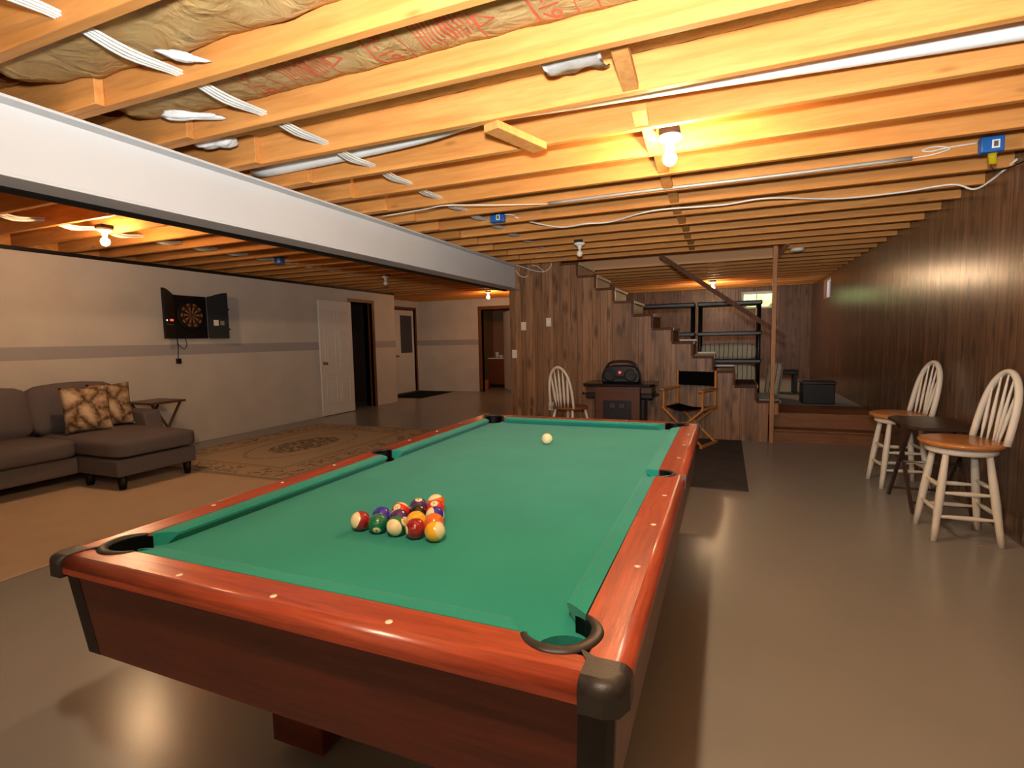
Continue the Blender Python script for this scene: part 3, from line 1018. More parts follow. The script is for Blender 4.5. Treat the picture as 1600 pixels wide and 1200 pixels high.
b = MB(); b.tube(spline([(-.85, 2.28, H + .035), (-.72, 2.5, H + .01), (-.55, 2.68, H - .005), (-.3, 2.60, H - .014), (-.1, 2.66, H - .006), (.3, yj6 - .30, H - .008), (.8, yj6 - .25, H - .010), (1.12, yj6 - .3, H - .008), (1.6, yj6 - .05, H - .008), (2.0, yj6 - .03, H - .006), (2.28, yj6 - .10, H - .004), (2.40, yj6 - .12, H - .055), (2.45, yj6 - .25, H - .03), (2.49, yj6 - .45, H + .03)], 8), .0068, 8)
tag(b.build('white_wire', M_cable, loc=(.8, 2.5, H)), 'long pale wire stapled under the joists to the panelled wall corner', 'wire')
def jbox(x, y, z, w, h, label, tagged=False):
    t = thing('junction_box', label, 'junction box', (x, y, z))
    b = MB(); b.box(-w / 2, w / 2, -.055, 0, -h / 2, h / 2, .006); b.build('box_body', M_blue, t)
    b = MB(); b.box(-.006, .03, -.0565, -.055, -.026, .02, .0005); b.build('paper_label', M_white, t)
    b = MB(); b.box(.002, .022, -.0572, -.0565, -.018, .012); b.build('label_print', M_grey, t)
    if tagged:
        b = MB(); b.grid(4, 4, lambda u, v: (-.012 + .042 * u, -.03 + .006 * math.sin(6 * v), -h / 2 - .002 - .062 * v)); bmesh.ops.solidify(b.bm, geom=b.bm.faces[:], thickness=.003)
        b.build('yellow_tag', M_yellow, t)
        b = MB(); b.tube(spline([(.0, -.02, -h / 2), (.01, -.02, -h / 2 - .08), (.06, -.01, -h / 2 - .095), (.16, .02, -h / 2 - .06), (.225, .05, -h / 2 - .01)], 6), .004, 8); b.build('cable_tail', M_black, t)
    else:
        b = MB(); b.tube(spline([(w / 2, -.03, .02), (w / 2 + .05, -.04, .012), (w / 2 + .1, -.035, .0)], 6), .005, 8); b.build('cable_tail', M_cable, t)
    return t
jbox(2.225, yj4 - .001, H + .032, .105, .088, 'bright blue junction box with yellow tag on a joist beside the panelled wall', True)
jbox(-1.01, J0 + JS * 5 - .001, H + .045, .13, .085, 'dark blue junction box on a joist near the white cable bundle')
jbox(-4.33, J0 + JS * 7 - .041, H + .02, .12, .085, 'small blue junction box on a joist above the dartboard side')
b = MB(); b.tube(spline([(-1.92, 4.72, H + .03), (-1.8, 4.78, H - .01), (-1.63, 4.84, H - .075), (-1.46, 4.85, H - .105), (-1.36, 4.84, H - .04), (-1.335, 4.82, H + .06)], 8), .0048, 8)
tag(b.build('loose_wire', M_cable, loc=(-1.6, 4.8, H)), 'loose white wire drooping in a loop at the end of the steel beam', 'wire')
b = MB(); b.tube(spline([(-1.86, 4.80, H - .06), (-1.82, 4.84, H - .13), (-1.76, 4.86, H - .16), (-1.70, 4.86, H - .15)], 8), .0045, 8)
tag(b.build('loose_wire', M_cable, loc=(-1.8, 4.8, H)), 'short white wire curling against the end of the steel beam', 'wire')
b = MB(); b.tube(spline([(-1.62, 4.80, H - .01), (-1.56, 4.85, H - .025), (-1.50, 4.87, H - .075), (-1.47, 4.87, H - .105)], 8), .0045, 8)
tag(b.build('loose_wire', M_cable, loc=(-1.55, 4.8, H)), 'short white wire end poking out above the wall plates on the stair wall', 'wire')

# ------------------------------------------------------------------ lamps
def lamp(x, y, z, label, lit=None, r=.034):
    t = thing('ceiling_lamp', label, 'ceiling lamp', (x, y, z))
    b = MB(); b.box(-.05, .05, -.05, .05, .0, .03, .004); b.build('outlet_box', M_black, t)
    b = MB(); b.lathe([(.058, 0), (.062, -.008), (.058, -.018), (.034, -.030), (.022, -.040), (.020, -.062), (.0, -.062)], n=28); b.build('lamp_holder', M_porcelain, t)
    prof = [(.0125, -.060), (.014, -.072), (.018, -.080)]
    zc = -.080 - r * .95
    for i in range(1, 11):
        a = PI * (.80 - .08 * i)
        prof.append((r * math.sin(a), zc + r * math.cos(PI - a) * -1))
    prof = [(.0125, -.060), (.014, -.072)] + [(r * math.sin(PI - a), zc + r * math.cos(a)) for a in [PI * (.13 + .87 * i / 12) for i in range(13)]]
    prof[-1] = (0, zc - r)
    b = MB(); b.lathe(prof, n=24); b.build('light_bulb', lit or M_bulb_off, t)
    return t
lamp(.57, .86, H, 'lit bare bulb in a white porcelain holder over the pool table', M_bulb_on)
lamp(.57, -1.84, H, 'added lit bare bulb, out of view over the near end of the room', M_bulb_added)  # unseen bulb, added to brighten the floor and the table
lamp(-4.11, .92, H, 'lit bare bulb in a white holder above the sofa', M_bulb_sofa)
lamp(-3.85, 8.20, H, 'lit bare bulb glowing orange near the bathroom doorway', M_bulb_bath)
lamp(.60, 8.72, H, 'lit bare bulb beyond the stairs above the black shelving', M_bulb_back)
lamp(-.62, 3.56, H, 'unlit white bulb in a porcelain holder above the top of the stairs')
lamp(-4.06, 4.86, H, 'unlit white bulb in a porcelain holder above the open panelled door')
t = thing('smoke_detector', 'round white smoke detector under the joists beside the stair opening', 'smoke detector', (1.62, 5.16, H))
b = MB(); b.lathe([(.07, 0), (.072, -.012), (.066, -.03), (.05, -.038), (0, -.04)], n=28); b.build('detector_cover', M_white, t)
b = MB(); b.lathe([(.012, -.038), (.012, -.043), (0, -.044)], n=12); b.build('test_button', M_grey, t)

# ================================================================== POOL TABLE
RZ = 0.775                       # top of the rails
S_ = 0.2823
NX, NY = 2 * S_, 4 * S_          # cushion noses
BED = RZ - 0.037
IN = 0.050                       # nose to wood
OXT, OYT = 0.718, 1.276          # outer edges of the rails
pt = thing('pool_table', 'cherry wood pool table with green cloth and black pocket corners', 'pool table', (0, 0, 0))
CPX, CPY, CR = NX + .018, NY + .018, .058       # corner pocket centre, inner radius
SPX, SR = NX + .062, .047                       # side pocket
def arc(cx, cy, r, a0, a1, n=14):
    return [(cx + r * math.cos(math.radians(a0 + (a1 - a0) * i / n)), cy + r * math.sin(math.radians(a0 + (a1 - a0) * i / n))) for i in range(n + 1)]
# bed: cloth covered slab with bites at the pockets
ex, ey = NX + .045, NY + .045
pl = []
pl += [(-ex, -ey + .09)][:0]
def corner_bite(sx, sy):
    c = (sx * (NX + .034), sy * (NY + .034))
    a = math.degrees(math.atan2(-sy, -sx))
    return arc(c[0], c[1], .060, a - 88, a + 88, 12)
# walk anticlockwise from the lower edge
poly = []
q = corner_bite(1, -1);  q.sort(key=lambda p: p[0] - p[1]); 
def ordered(sx, sy, first):
    pts = corner_bite(sx, sy)
    d0 = (pts[0][0] - first[0]) ** 2 + (pts[0][1] - first[1]) ** 2
    d1 = (pts[-1][0] - first[0]) ** 2 + (pts[-1][1] - first[1]) ** 2
    return pts if d0 < d1 else pts[::-1]
def side_bite(sx):
    pts = arc(sx * (NX + .058), 0, .048, 90, 270, 10) if sx > 0 else arc(-(NX + .058), 0, .048, -90, 90, 10)
    pts = [p for p in pts if abs(p[0]) < ex]
    pts.sort(key=lambda p: p[1] * (1 if sx > 0 else -1))
    return pts
poly += ordered(1, -1, (0, -ey))
poly += side_bite(1)
poly += ordered(1, 1, (ex, 0))
poly += ordered(-1, 1, (0, ey))
poly += side_bite(-1)
poly += ordered(-1, -1, (-ex, 0))
b = MB(); b.prism(poly, 'z', BED - .03, BED)
b.build('playing_surface', M_felt, pt)
# cushions
sec = [(IN, -.001), (.012, -.003), (.0, -.008), (.003, -.016), (.022, -.0368), (IN, -.0368)]
def cushion_strip(along, sgn, a, c, ca, cc):
    """along: 'x' or 'y'; sgn: side of the table; nose runs a..c; ca/cc: how far the ends run on per metre outward"""
    b = MB()
    ringA, ringC = [], []
    for d, z in sec:
        pa, pc = a - ca * d, c + cc * d
        if along == 'x':
            ringA.append(b.bm.verts.new((pa, sgn * (NY + d), RZ + z))); ringC.append(b.bm.verts.new((pc, sgn * (NY + d), RZ + z)))
        else:
            ringA.append(b.bm.verts.new((sgn * (NX + d), pa, RZ + z))); ringC.append(b.bm.verts.new((sgn * (NX + d), pc, RZ + z)))
    n = len(sec)
    for i in range(n):
        f = b.bm.faces.new((ringA[i], ringA[(i + 1) % n], ringC[(i + 1) % n], ringC[i]))
    b.bm.faces.new(ringA); b.bm.faces.new(ringC[::-1])
    bmesh.ops.recalc_face_normals(b.bm, faces=b.bm.faces)
    b.build('cushion', M_felt, pt)
E1, E2 = .088, .060
for s in (-1, 1):
    cushion_strip('x', s, -NX + E1, NX - E1, .85, .85)
    cushion_strip('y', s, -NY + E1, -E2, .85, .28)
    cushion_strip('y', s, E2, NY - E1, .28, .85)
# wooden rails with rounded outer edge, bitten by the pocket rings
RO = .078                        # outer radius of the corner ring
def rail(along, sgn, a, c, mat):
    if along == 'x':
        yi, yo = sgn * (NY + IN), sgn * OYT
        p = [(a, yo), (c, yo)]
        def bite(sx):
            pts = arc(sx * CPX, sgn * CPY, RO - .006, 0, 360, 72)
            pts = [q for q in pts if (q[0] * sx) <= abs(c if sx > 0 else a) + .001 and (q[1] * sgn) >= abs(yi) - .0005 and q[0] * sx < CPX + RO]
            return pts
        R_ = sorted(bite(1), key=lambda q: -q[0]); L_ = sorted(bite(-1), key=lambda q: -q[0])
        R_ = [q for q in R_ if abs(q[1]) > abs(yi) - .001]
        top = [(c, sgn * (CPY + math.sqrt(max(0, (RO - .006) ** 2 - (c - CPX) ** 2))))] if abs(c - CPX) < RO - .006 else []
        bot = [(a, sgn * (CPY + math.sqrt(max(0, (RO - .006) ** 2 - (-a - CPX) ** 2))))] if abs(-a - CPX) < RO - .006 else []
        poly = p + top + R_ + [] + L_ + bot
        sel = lambda u, v: abs(u.y - yo) < 1e-5 and abs(v.y - yo) < 1e-5 and abs(u.z - RZ) < 1e-5 and abs(v.z - RZ) < 1e-5
    else:
        xi, xo = sgn * (NX + IN), sgn * OXT
        top = a < 0
        sy = -1 if top else 1           # which corner this rail meets
        pts = arc(sgn * CPX, sy * CPY, RO - .006, 0, 360, 72)
        far = c if sy > 0 else a        # corner end
        near = a if sy > 0 else c       # side pocket end
        pc = [q for q in pts if q[1] * sy <= abs(far) + .001 and q[0] * sgn >= abs(xi) - .0005 and q[1] * sy < CPY + RO]
        pc.sort(key=lambda q: q[1] * sy)
        r2 = SR + .008
        ps = [q for q in arc(sgn * SPX, 0, r2, 0, 360, 60) if q[1] * sy >= abs(near) and q[0] * sgn >= abs(xi) - .0005]
        ps.sort(key=lambda q: q[0] * sgn)          # from inner to outer
        edge = [(sgn * (CPX + math.sqrt(max(0, (RO - .006) ** 2 - (abs(far) - CPY) ** 2))), far)] if abs(abs(far) - CPY) < RO - .006 else []
        poly = [(xo, near), (xo, far)] + edge + pc[::-1] + ps + [(sgn * (SPX + math.sqrt(max(0, r2 ** 2 - near ** 2))), near)]
        sel = lambda u, v: abs(u.x - xo) < 1e-5 and abs(v.x - xo) < 1e-5 and abs(u.z - RZ) < 1e-5 and abs(v.z - RZ) < 1e-5
    b = MB(); b.prism(poly, 'z', RZ - .039, RZ, .024, 5, sel)
    b.build('rail', mat, pt)
CX, CY = .650, 1.212             # where the corner caps begin
for s in (-1, 1):
    rail('x', s, -CX, CX, M_cherry_x)
    rail('y', s, -CY, -.006, M_cherry_y)
    rail('y', s, .006, CY, M_cherry_y)
    b = MB(); b.box(min(s * (SPX + SR + .005), s * (OXT + .001)), max(s * (SPX + SR + .005), s * (OXT + .001)), -.006, .006, RZ - .05, RZ - .002)
    b.build('rail_strap', M_grey, pt)
# corner caps: black moulded wedges
for sx in (-1, 1):
    for sy in (-1, 1):
        o1, o2 = (CX, OYT + .006), (OXT + .006, CY)
        poly = [(.632, 1.196), (CX, 1.224), o1, (OXT - .028, OYT + .006), (OXT - .006, OYT - .004), (OXT + .006, OYT - .030), o2, (.662, CY)]
        poly = [(sx * p, sy * q) for p, q in poly]
        if sx * sy < 0:
            poly.reverse()
        zt = RZ + .003
        def sel(u, v, zt=zt):
            onout = lambda p: abs(p.y) > OYT + .0055 or abs(p.x) > OXT + .0055 or (abs(p.x) > OXT - .03 and abs(p.y) > OYT - .032)
            return abs(u.z - zt) < 1e-5 and abs(v.z - zt) < 1e-5 and onout(u) and onout(v)
        b = MB(); b.prism(poly, 'z', RZ - .048, zt, .020, 4, sel, tri=True)
        b.build('corner_cap', M_rubber, pt)
        # C-shaped pocket ring
        b = MB()
        aa = math.degrees(math.atan2(sy, sx))
        P = [Vector((x, y, RZ - .001)) for x, y in arc(sx * CPX, sy * CPY, .067, aa - 102, aa + 102, 28)]
        rad = [.006 + .0065 * min(1, min(i, 28 - i) / 7) for i in range(29)]
        b.tube(P, rad, 12, flat=(Vector((0, 0, 1)), .55))
        b.build('pocket_ring', M_rubber, pt)
        # pocket liner
        b = MB()
        P = arc(sx * CPX, sy * CPY, .0585, aa - 122, aa + 122, 24)
        vs = [[b.bm.verts.new((x, y, z)) for x, y in P] for z in (RZ - .004, RZ - .05, RZ - .12)]
        for i in range(2):
            for j in range(24):
                b.bm.faces.new((vs[i][j], vs[i][j + 1], vs[i + 1][j + 1], vs[i + 1][j]))
        cv = b.bm.verts.new((sx * (CPX - .02), sy * (CPY - .02), RZ - .125))
        for j in range(24):
            b.bm.faces.new((vs[2][j], vs[2][j + 1], cv))
        bmesh.ops.solidify(b.bm, geom=b.bm.faces[:], thickness=.003)
        b.build('pocket_liner', M_pocket, pt)
    b = MB()
    aa = 0 if sx > 0 else 180
    P = [Vector((x, y, RZ - .001)) for x, y in arc(sx * SPX, 0, SR + .004, aa - 100, aa + 100, 24)]
    b.tube(P, [.004 + .0045 * min(1, min(i, 24 - i) / 6) for i in range(25)], 10, flat=(Vector((0, 0, 1)), .6))
    b.build('pocket_ring', M_rubber, pt)
    b = MB()
    P = arc(sx * SPX, 0, SR - .001, aa - 100, aa + 100, 20)
    vs = [[b.bm.verts.new((x, y, z)) for x, y in P] for z in (RZ - .002, RZ - .11)]
    for j in range(20):
        b.bm.faces.new((vs[0][j], vs[0][j + 1], vs[1][j + 1], vs[1][j]))
    cv = b.bm.verts.new((sx * (SPX - .01), 0, RZ - .112))
    for j in range(20):
        b.bm.faces.new((vs[1][j], vs[1][j + 1], cv))
    bmesh.ops.solidify(b.bm, geom=b.bm.faces[:], thickness=.003)
    b.build('pocket_liner', M_pocket, pt)
# sights
DR = .108
b = MB(); b.lathe([(.0072, 0), (.0072, .0008), (0, .0009)], n=20)
sg = b.build('rail_sight', M_pearl, pt); sg.location = (-S_, -NY - DR, RZ)
spots = [(x * S_, s * (NY + DR)) for s in (-1, 1) for x in (-1, 0, 1)] + [(s * (NX + DR), y * S_) for s in (-1, 1) for y in (-3, -2, -1, 1, 2, 3)]
for x, y in spots[1:]:
    c = sg.copy(); COL.objects.link(c); c.location = (x, y, RZ); c.parent = pt
# body: leaning apron boards, chamfered black corners, legs
AT, AB = (.700, 1.250, RZ - .039), (.686, 1.222, .50)
CH = .056
def quad(b, pts, th):
    f = b.bm.faces.new([b.bm.verts.new(p) for p in pts])
    bmesh.ops.recalc_face_normals(b.bm, faces=[f])
    return f
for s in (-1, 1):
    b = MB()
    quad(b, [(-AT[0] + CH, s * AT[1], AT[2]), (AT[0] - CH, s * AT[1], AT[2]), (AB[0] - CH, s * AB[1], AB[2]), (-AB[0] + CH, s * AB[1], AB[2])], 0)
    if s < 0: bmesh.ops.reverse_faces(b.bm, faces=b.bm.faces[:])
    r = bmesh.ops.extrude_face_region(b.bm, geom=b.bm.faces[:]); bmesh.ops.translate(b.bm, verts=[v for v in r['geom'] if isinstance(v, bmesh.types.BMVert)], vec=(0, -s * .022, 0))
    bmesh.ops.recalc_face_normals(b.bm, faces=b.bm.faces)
    b.build('apron', M_apron_shaded_x, pt)
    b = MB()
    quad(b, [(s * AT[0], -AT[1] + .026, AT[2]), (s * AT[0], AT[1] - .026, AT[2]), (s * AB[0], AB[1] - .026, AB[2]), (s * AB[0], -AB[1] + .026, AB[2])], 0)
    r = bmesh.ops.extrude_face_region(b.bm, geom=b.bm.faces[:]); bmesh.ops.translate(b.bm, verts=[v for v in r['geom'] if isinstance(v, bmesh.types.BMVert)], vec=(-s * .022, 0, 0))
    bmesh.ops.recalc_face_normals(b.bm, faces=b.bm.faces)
    b.build('apron', M_apron_shaded_y, pt)
for sx in (-1, 1):
    for sy in (-1, 1):
        b = MB()
        ins = .022
        def ringz(T):
            o_ = [(sx * (T[0] - CH), sy * (T[1] + .001)), (sx * (T[0] - .010), sy * (T[1] + .001)), (sx * (T[0] + .001), sy * (T[1] - .010)), (sx * (T[0] + .001), sy * (T[1] - .026))]
            i_ = [(sx * (T[0] - ins), sy * (T[1] - .026)), (sx * (T[0] - CH), sy * (T[1] - ins))]
            return [b.bm.verts.new((x, y, T[2])) for x, y in o_ + i_]
        A, B_ = ringz(AT), ringz(AB)
        for i in range(6):
            b.bm.faces.new((A[i], A[(i + 1) % 6], B_[(i + 1) % 6], B_[i]))
        b.bm.faces.new(A); b.bm.faces.new(B_[::-1])
        bmesh.ops.recalc_face_normals(b.bm, faces=b.bm.faces)
        b.build('corner_post', M_pocket, pt)
        b = MB()
        b.box(sx * .37 - .10, sx * .37 + .10, sy * .74 - .11, sy * .74 + .11, .03, .54, .004)
        b.build('leg', M_apron_shaded_x, pt)
        b = MB(); b.lathe([(.045, 0), (.045, .018), (.02, .03), (.0, .03)], (sx * .37, sy * .74, 0), 16)
        b.build('leveller', M_black, pt)
b = MB(); b.box(-AB[0] + .03, AB[0] - .03, -AB[1] + .03, AB[1] - .03, .53, BED - .03)
b.build('bed_frame', M_black, pt)

# ------------------------------------------------------------------ balls
BR = 0.0287
BALLC = {1: (236, 172, 22), 2: (40, 34, 150), 3: (206, 34, 24), 4: (70, 34, 92), 5: (226, 104, 34), 6: (14, 104, 62), 7: (150, 18, 22), 8: (16, 15, 15)}
NAMES = {1: 'yellow', 2: 'blue', 3: 'bright red', 4: 'purple', 5: 'orange', 6: 'green', 7: 'dark red', 8: 'black'}
CAMV = Vector((0.8498, -1.999, 1.2895))
def camdir(px, r_, u_, f_):
    """a direction written as right / up / towards the lens, seen from the ball at px"""
    f = (CAMV - px).normalized()
    r = Vector((0, 0, 1)).cross(f).normalized()
    u = f.cross(r)
    return (r * r_ + u * u_ + f * f_).normalized()
dx, dy = .0610, .0550
AX, AY = -.011, -.570
def ball(num, row, i, axis, numdir, label):
    n = row + 1
    p = Vector((AX + (i - row / 2) * dx + (.004 if row == 4 else 0) * (i - 2) / 2, AY - row * dy, BED + BR))
    base = num if num <= 8 else num - 8
    b = MB(); b.sphere((0, 0, 0), BR, 36, 20)
    o = b.build('pool_ball', ball_mat('ball_%d' % num, BALLC[base], num > 8))
    if num > 8:
        z = camdir(p, *axis)
        x = camdir(p, *numdir); x = (x - z * x.dot(z)).normalized()
    else:
        x = camdir(p, *numdir)
        z = camdir(p, *axis); z = (z - x * z.dot(x)).normalized()
    y = z.cross(x)
    o.matrix_world = Matrix.Translation(p) @ Matrix((x, y, z)).transposed().to_4x4()
    tag(o, label, 'pool ball')
    mt = Matrix(((0, 0, 1, BR - .0009), (1, 0, 0, 0), (0, 1, 0, 0), (0, 0, 0, 1)))
    text_mesh('number', str(num), .0125, M_black, o, mt, .0010)
    return o
# row 0 is the far apex, row 4 the row nearest the lens
ball(13, 0, 0, (-.25, .95, .1), (.2, -.3, -.9), 'orange and white striped ball at the far tip of the racked triangle')
ball(4, 1, 0, (0, .2, 1), (.02, .86, .50), 'solid purple ball with its number on top, behind the black ball')
ball(3, 1, 1, (0, .2, 1), (-.12, .62, .70), 'bright red ball with number showing, just in front of the orange striped ball')
ball(11, 2, 0, (.45, .80, -.30), (-.45, .40, .80), 'red and white striped ball with its number facing out, in the middle row')
ball(8, 2, 1, (0, 1, 0), (.3, -.6, -.7), 'solid black ball in the centre of the racked triangle')
ball(10, 2, 2, (-.85, .15, .45), (.3, .5, -.8), 'blue and white striped ball on the edge of the rack, behind the solid orange ball')
ball(2, 3, 0, (0, 1, 0), (0, -.3, -1), 'solid blue ball behind the green ball near the edge of the rack')
ball(12, 3, 1, (.35, -.75, .5), (-.9, -.4, -.3), 'purple striped ball tucked in front of the red striped one')
ball(1, 3, 2, (0, 1, 0), (.9, -.55, .25), 'solid yellow ball behind the dark red ball')
ball(5, 3, 3, (0, 1, 0), (.3, -.6, -.7), 'solid orange ball right behind the yellow striped ball')
ball(15, 4, 0, (-.80, .22, .45), (.4, -.5, -.8), 'dark red and white striped ball ending the near row, beside the green ball')
ball(6, 4, 1, (0, 1, 0), (-.18, -.72, .66), 'solid green ball with its number near the cloth')
ball(14, 4, 2, (-.45, -.26, .84), (.86, .32, .38), 'green striped ball showing a big white pole towards the lens')
ball(7, 4, 3, (0, 1, 0), (-.93, -.10, .36), 'solid dark red ball between the green striped and yellow striped balls')
ball(9, 4, 4, (.82, .12, .50), (-.3, -.7, -.6), 'yellow and white striped ball at the near corner of the rack')
b = MB(); b.sphere((0, 0, 0), BR, 36, 20)
o = b.build('cue_ball', plain('cue_ivory', (240, 222, 170), 0.1, 0.5, 0, .01)); o.location = (-.012, .566, BED + BR)
tag(o, 'plain ivory cue ball alone at the far end of the green cloth', 'pool ball')

# ================================================================== STAIRS
st = thing('staircase', 'dark brown wooden staircase rising behind the stepped panelled wall', 'staircase', (.2, 5.4, 0))
def at(mb, name, mat, parent):
    bmesh.ops.translate(mb.bm, verts=mb.bm.verts, vec=-Vector(parent.location))
    return mb.build(name, mat, parent)
for i in range(NT_):
    b = MB(); b.box(tx(i + 1) - .012, tx(i), SY - .028, OY1 - .03, tz(i) - .03, tz(i), .006)
    at(b, 'tread', M_tread, st)
    if 2 <= i <= 4:
        b = MB(); b.box(tx(i + 1) + .01, tx(i) - .005, OY1 - .06, OY1 - .045, tz(i), tz(i) + .022); at(b, 'tread_strip', M_door, st)
    b = MB(); b.box(tx(i) - .030, tx(i) - .012, SY + .052, OY1 - .03, tz(i) - RS + (0.0 if i else .0), tz(i) - .03)
    if i == 0:
        b = MB(); b.box(tx(0) - .030, tx(0) - .012, SY - .012, OY1 - .03, PZ, tz(0) - .03)
    at(b, 'riser', M_riser, st)
    b = MB(); b.box(tx(i) - .001, tx(i) + .010, SY + .02, OY1 - .03, tz(i) - .036, tz(i) - .001, .003); at(b, 'nosing', M_nosing, st)
    if i > 0:      # edging strip up the stepped wall
        b = MB(); b.box(tx(i) - .030, tx(i), SY - .012, SY - .0005, tz(i - 1), tz(i) - .03); at(b, 'edge_trim', M_trimv, st)
b = MB(); b.box(1.335, tx(0) - .012, SY - .010, SY + .015, PZ - .0, tz(0) - .03); at(b, 'end_board', M_post, st)
b = MB(); b.box(tx(1) + .02, tx(0) - .01, SY + .02, OY1 - .06, tz(0), tz(0) + .006); at(b, 'tread_mat', M_nosing2, st)
# post and handrail
b = MB(); b.box(-.023, .023, -.023, .023, 0, H - .001, .003)
o = b.build('stair_post', M_post, loc=(0, 0, 0)); o.location = (1.362, SY - .054, 0)
tag(o, 'slim square wooden post from floor to joists at the foot of the stairs', 'post')
b = MB()
p0, p1 = Vector((.06, 4.945, H + .004)), Vector((1.50, 4.945, 1.245))
d = (p1 - p0).normalized(); n_ = Vector((-d.z, 0, d.x)) * -.027
b.prism([(p0.x - n_.x, p0.z - n_.z), (p1.x - n_.x, p1.z - n_.z), (p1.x + n_.x, p1.z + n_.z), (p0.x + n_.x, p0.z + n_.z)], 'y', 4.926, 4.962)
tag(b.build('handrail', M_trimv, loc=(.78, 4.945, 1.79)), 'dark sloping wooden handrail fixed behind the stair post', 'handrail')

# wall plates on the stair wall
def plate(name, x, z, label, kind):
    t = thing(name, label, 'wall plate', (x, SY - .001, z))
    b = MB(); b.box(-.036, .036, -.006, 0, -.058, .058, .002); b.build('cover_plate', M_cream if kind != 'blank' else M_white, t)
    if kind == 'switch':
        b = MB(); b.box(-.006, .006, -.016, -.006, -.004, .014, .001); b.build('toggle', M_white, t)
    elif kind == 'outlet':
        for z0 in (-.03, .008):
            b = MB(); b.box(-.014, .014, -.009, -.006, z0, z0 + .024, .003); b.build('socket_face', M_white, t)
    else:
        b = MB(); b.box(-.02, .02, -.014, -.006, -.02, .02, .003); b.build('dial_cover', M_white, t)
plate('light_switch', -1.79, 1.47, 'yellowish switch plate high on the stair wall near the beam end', 'switch')
plate('thermostat', -1.42, 1.515, 'pale square thermostat on the stair wall above the windsor chair', 'dial')
plate('light_switch', -1.935, 1.08, 'lowest white switch plate on the stair wall edge beside the hall', 'switch')
plate('wall_outlet', -1.40, .35, 'white outlet low on the stair wall behind the windsor chair', 'outlet')
t = thing('wall_outlet', 'pale outlet on the white painted wall beyond the sofa', 'wall plate', (LW, 3.17, .43))
b = MB(); b.box(0, .006, -.036, .036, -.058, .058, .002); b.build('cover_plate', M_wallL, t)
b = MB(); b.box(.006, .009, -.014, .014, -.03, .03, .002); b.build('socket_face', M_wallL, t)

# ================================================================== RUGS
def rug(name, x0, x1, y0, y1, z, h, mat, label, cat):
    b = MB(); b.box(-(x1 - x0) / 2, (x1 - x0) / 2, -(y1 - y0) / 2, (y1 - y0) / 2, 0, h, .003, 2)
    o = b.build(name, mat); o.location = ((x0 + x1) / 2, (y0 + y1) / 2, z)
    return tag(o, label, cat)
rug('carpet', -5.60, -2.86, -1.4, 1.82, .0005, .010, M_beige, 'plain beige carpet under the grey sectional sofa', 'carpet')
rug('patterned_rug', -5.12, -2.96, 1.59, 4.42, .011, .009, M_rug, 'faded tan rug with dark floral medallion and border beyond the sofa', 'rug')
rug('floor_mat', .36, 1.04, 2.62, 4.86, .0005, .008, M_mat, 'charcoal runner mat beside the pool table under the folding chair', 'mat')
rug('door_mat', -6.45, -5.50, 8.05, 9.50, .0005, .010, M_doormat, 'dark green-black mat in front of the white entrance door', 'mat')

# ================================================================== SOFA
so = thing('sectional_sofa', 'grey-brown sectional sofa with chaise against the white wall', 'sofa', (-5.0, .5, .011))
X0 = -5.58                                           # back of the sofa
def sp(name, mat, *a, **k):
    b = MB(); b.cushion(*a, **k)
    return at(b, name, mat, so)
Z = .011
b = MB(); b.box(X0, -4.66, -1.10, .86, .13, .285, .02, 3); at(b, 'base', M_sofa, so)
b = MB(); b.box(X0, -4.10, .86, 1.60, .13, .285, .02, 3); at(b, 'chaise_base', M_sofa, so)
sp('seat_cushion', M_sofa, X0 + .2, -4.64, .06, .85, .285, .455, puff=.015, r=.045)
sp('seat_cushion', M_sofa, X0 + .2, -4.64, -.95, .05, .285, .455, puff=.015, r=.045)
sp('chaise_cushion', M_sofa, X0 + .2, -4.085, .865, 1.605, .29, .46, puff=.015, r=.05)
b = MB(); b.box(X0, X0 + .2, -1.10, 1.62, .13, .80, .05, 4); at(b, 'back_frame', M_sofa, so)
tilt = lambda y, z: Matrix.Translation((X0 + .22, y, z)) @ Matrix.Rotation(math.radians(-14), 4, 'Y')
for y0, y1 in ((-.95, .02), (.04, .80), (.82, 1.56)):
    b = MB(); b.cushion(-.02, .17, y0, y1, 0, .46, puff=.035, r=.06, mtx=Matrix.Translation((X0 + .24, 0, .44)) @ Matrix.Rotation(math.radians(-10), 4, 'Y'))
    at(b, 'back_cushion', M_sofa, so)
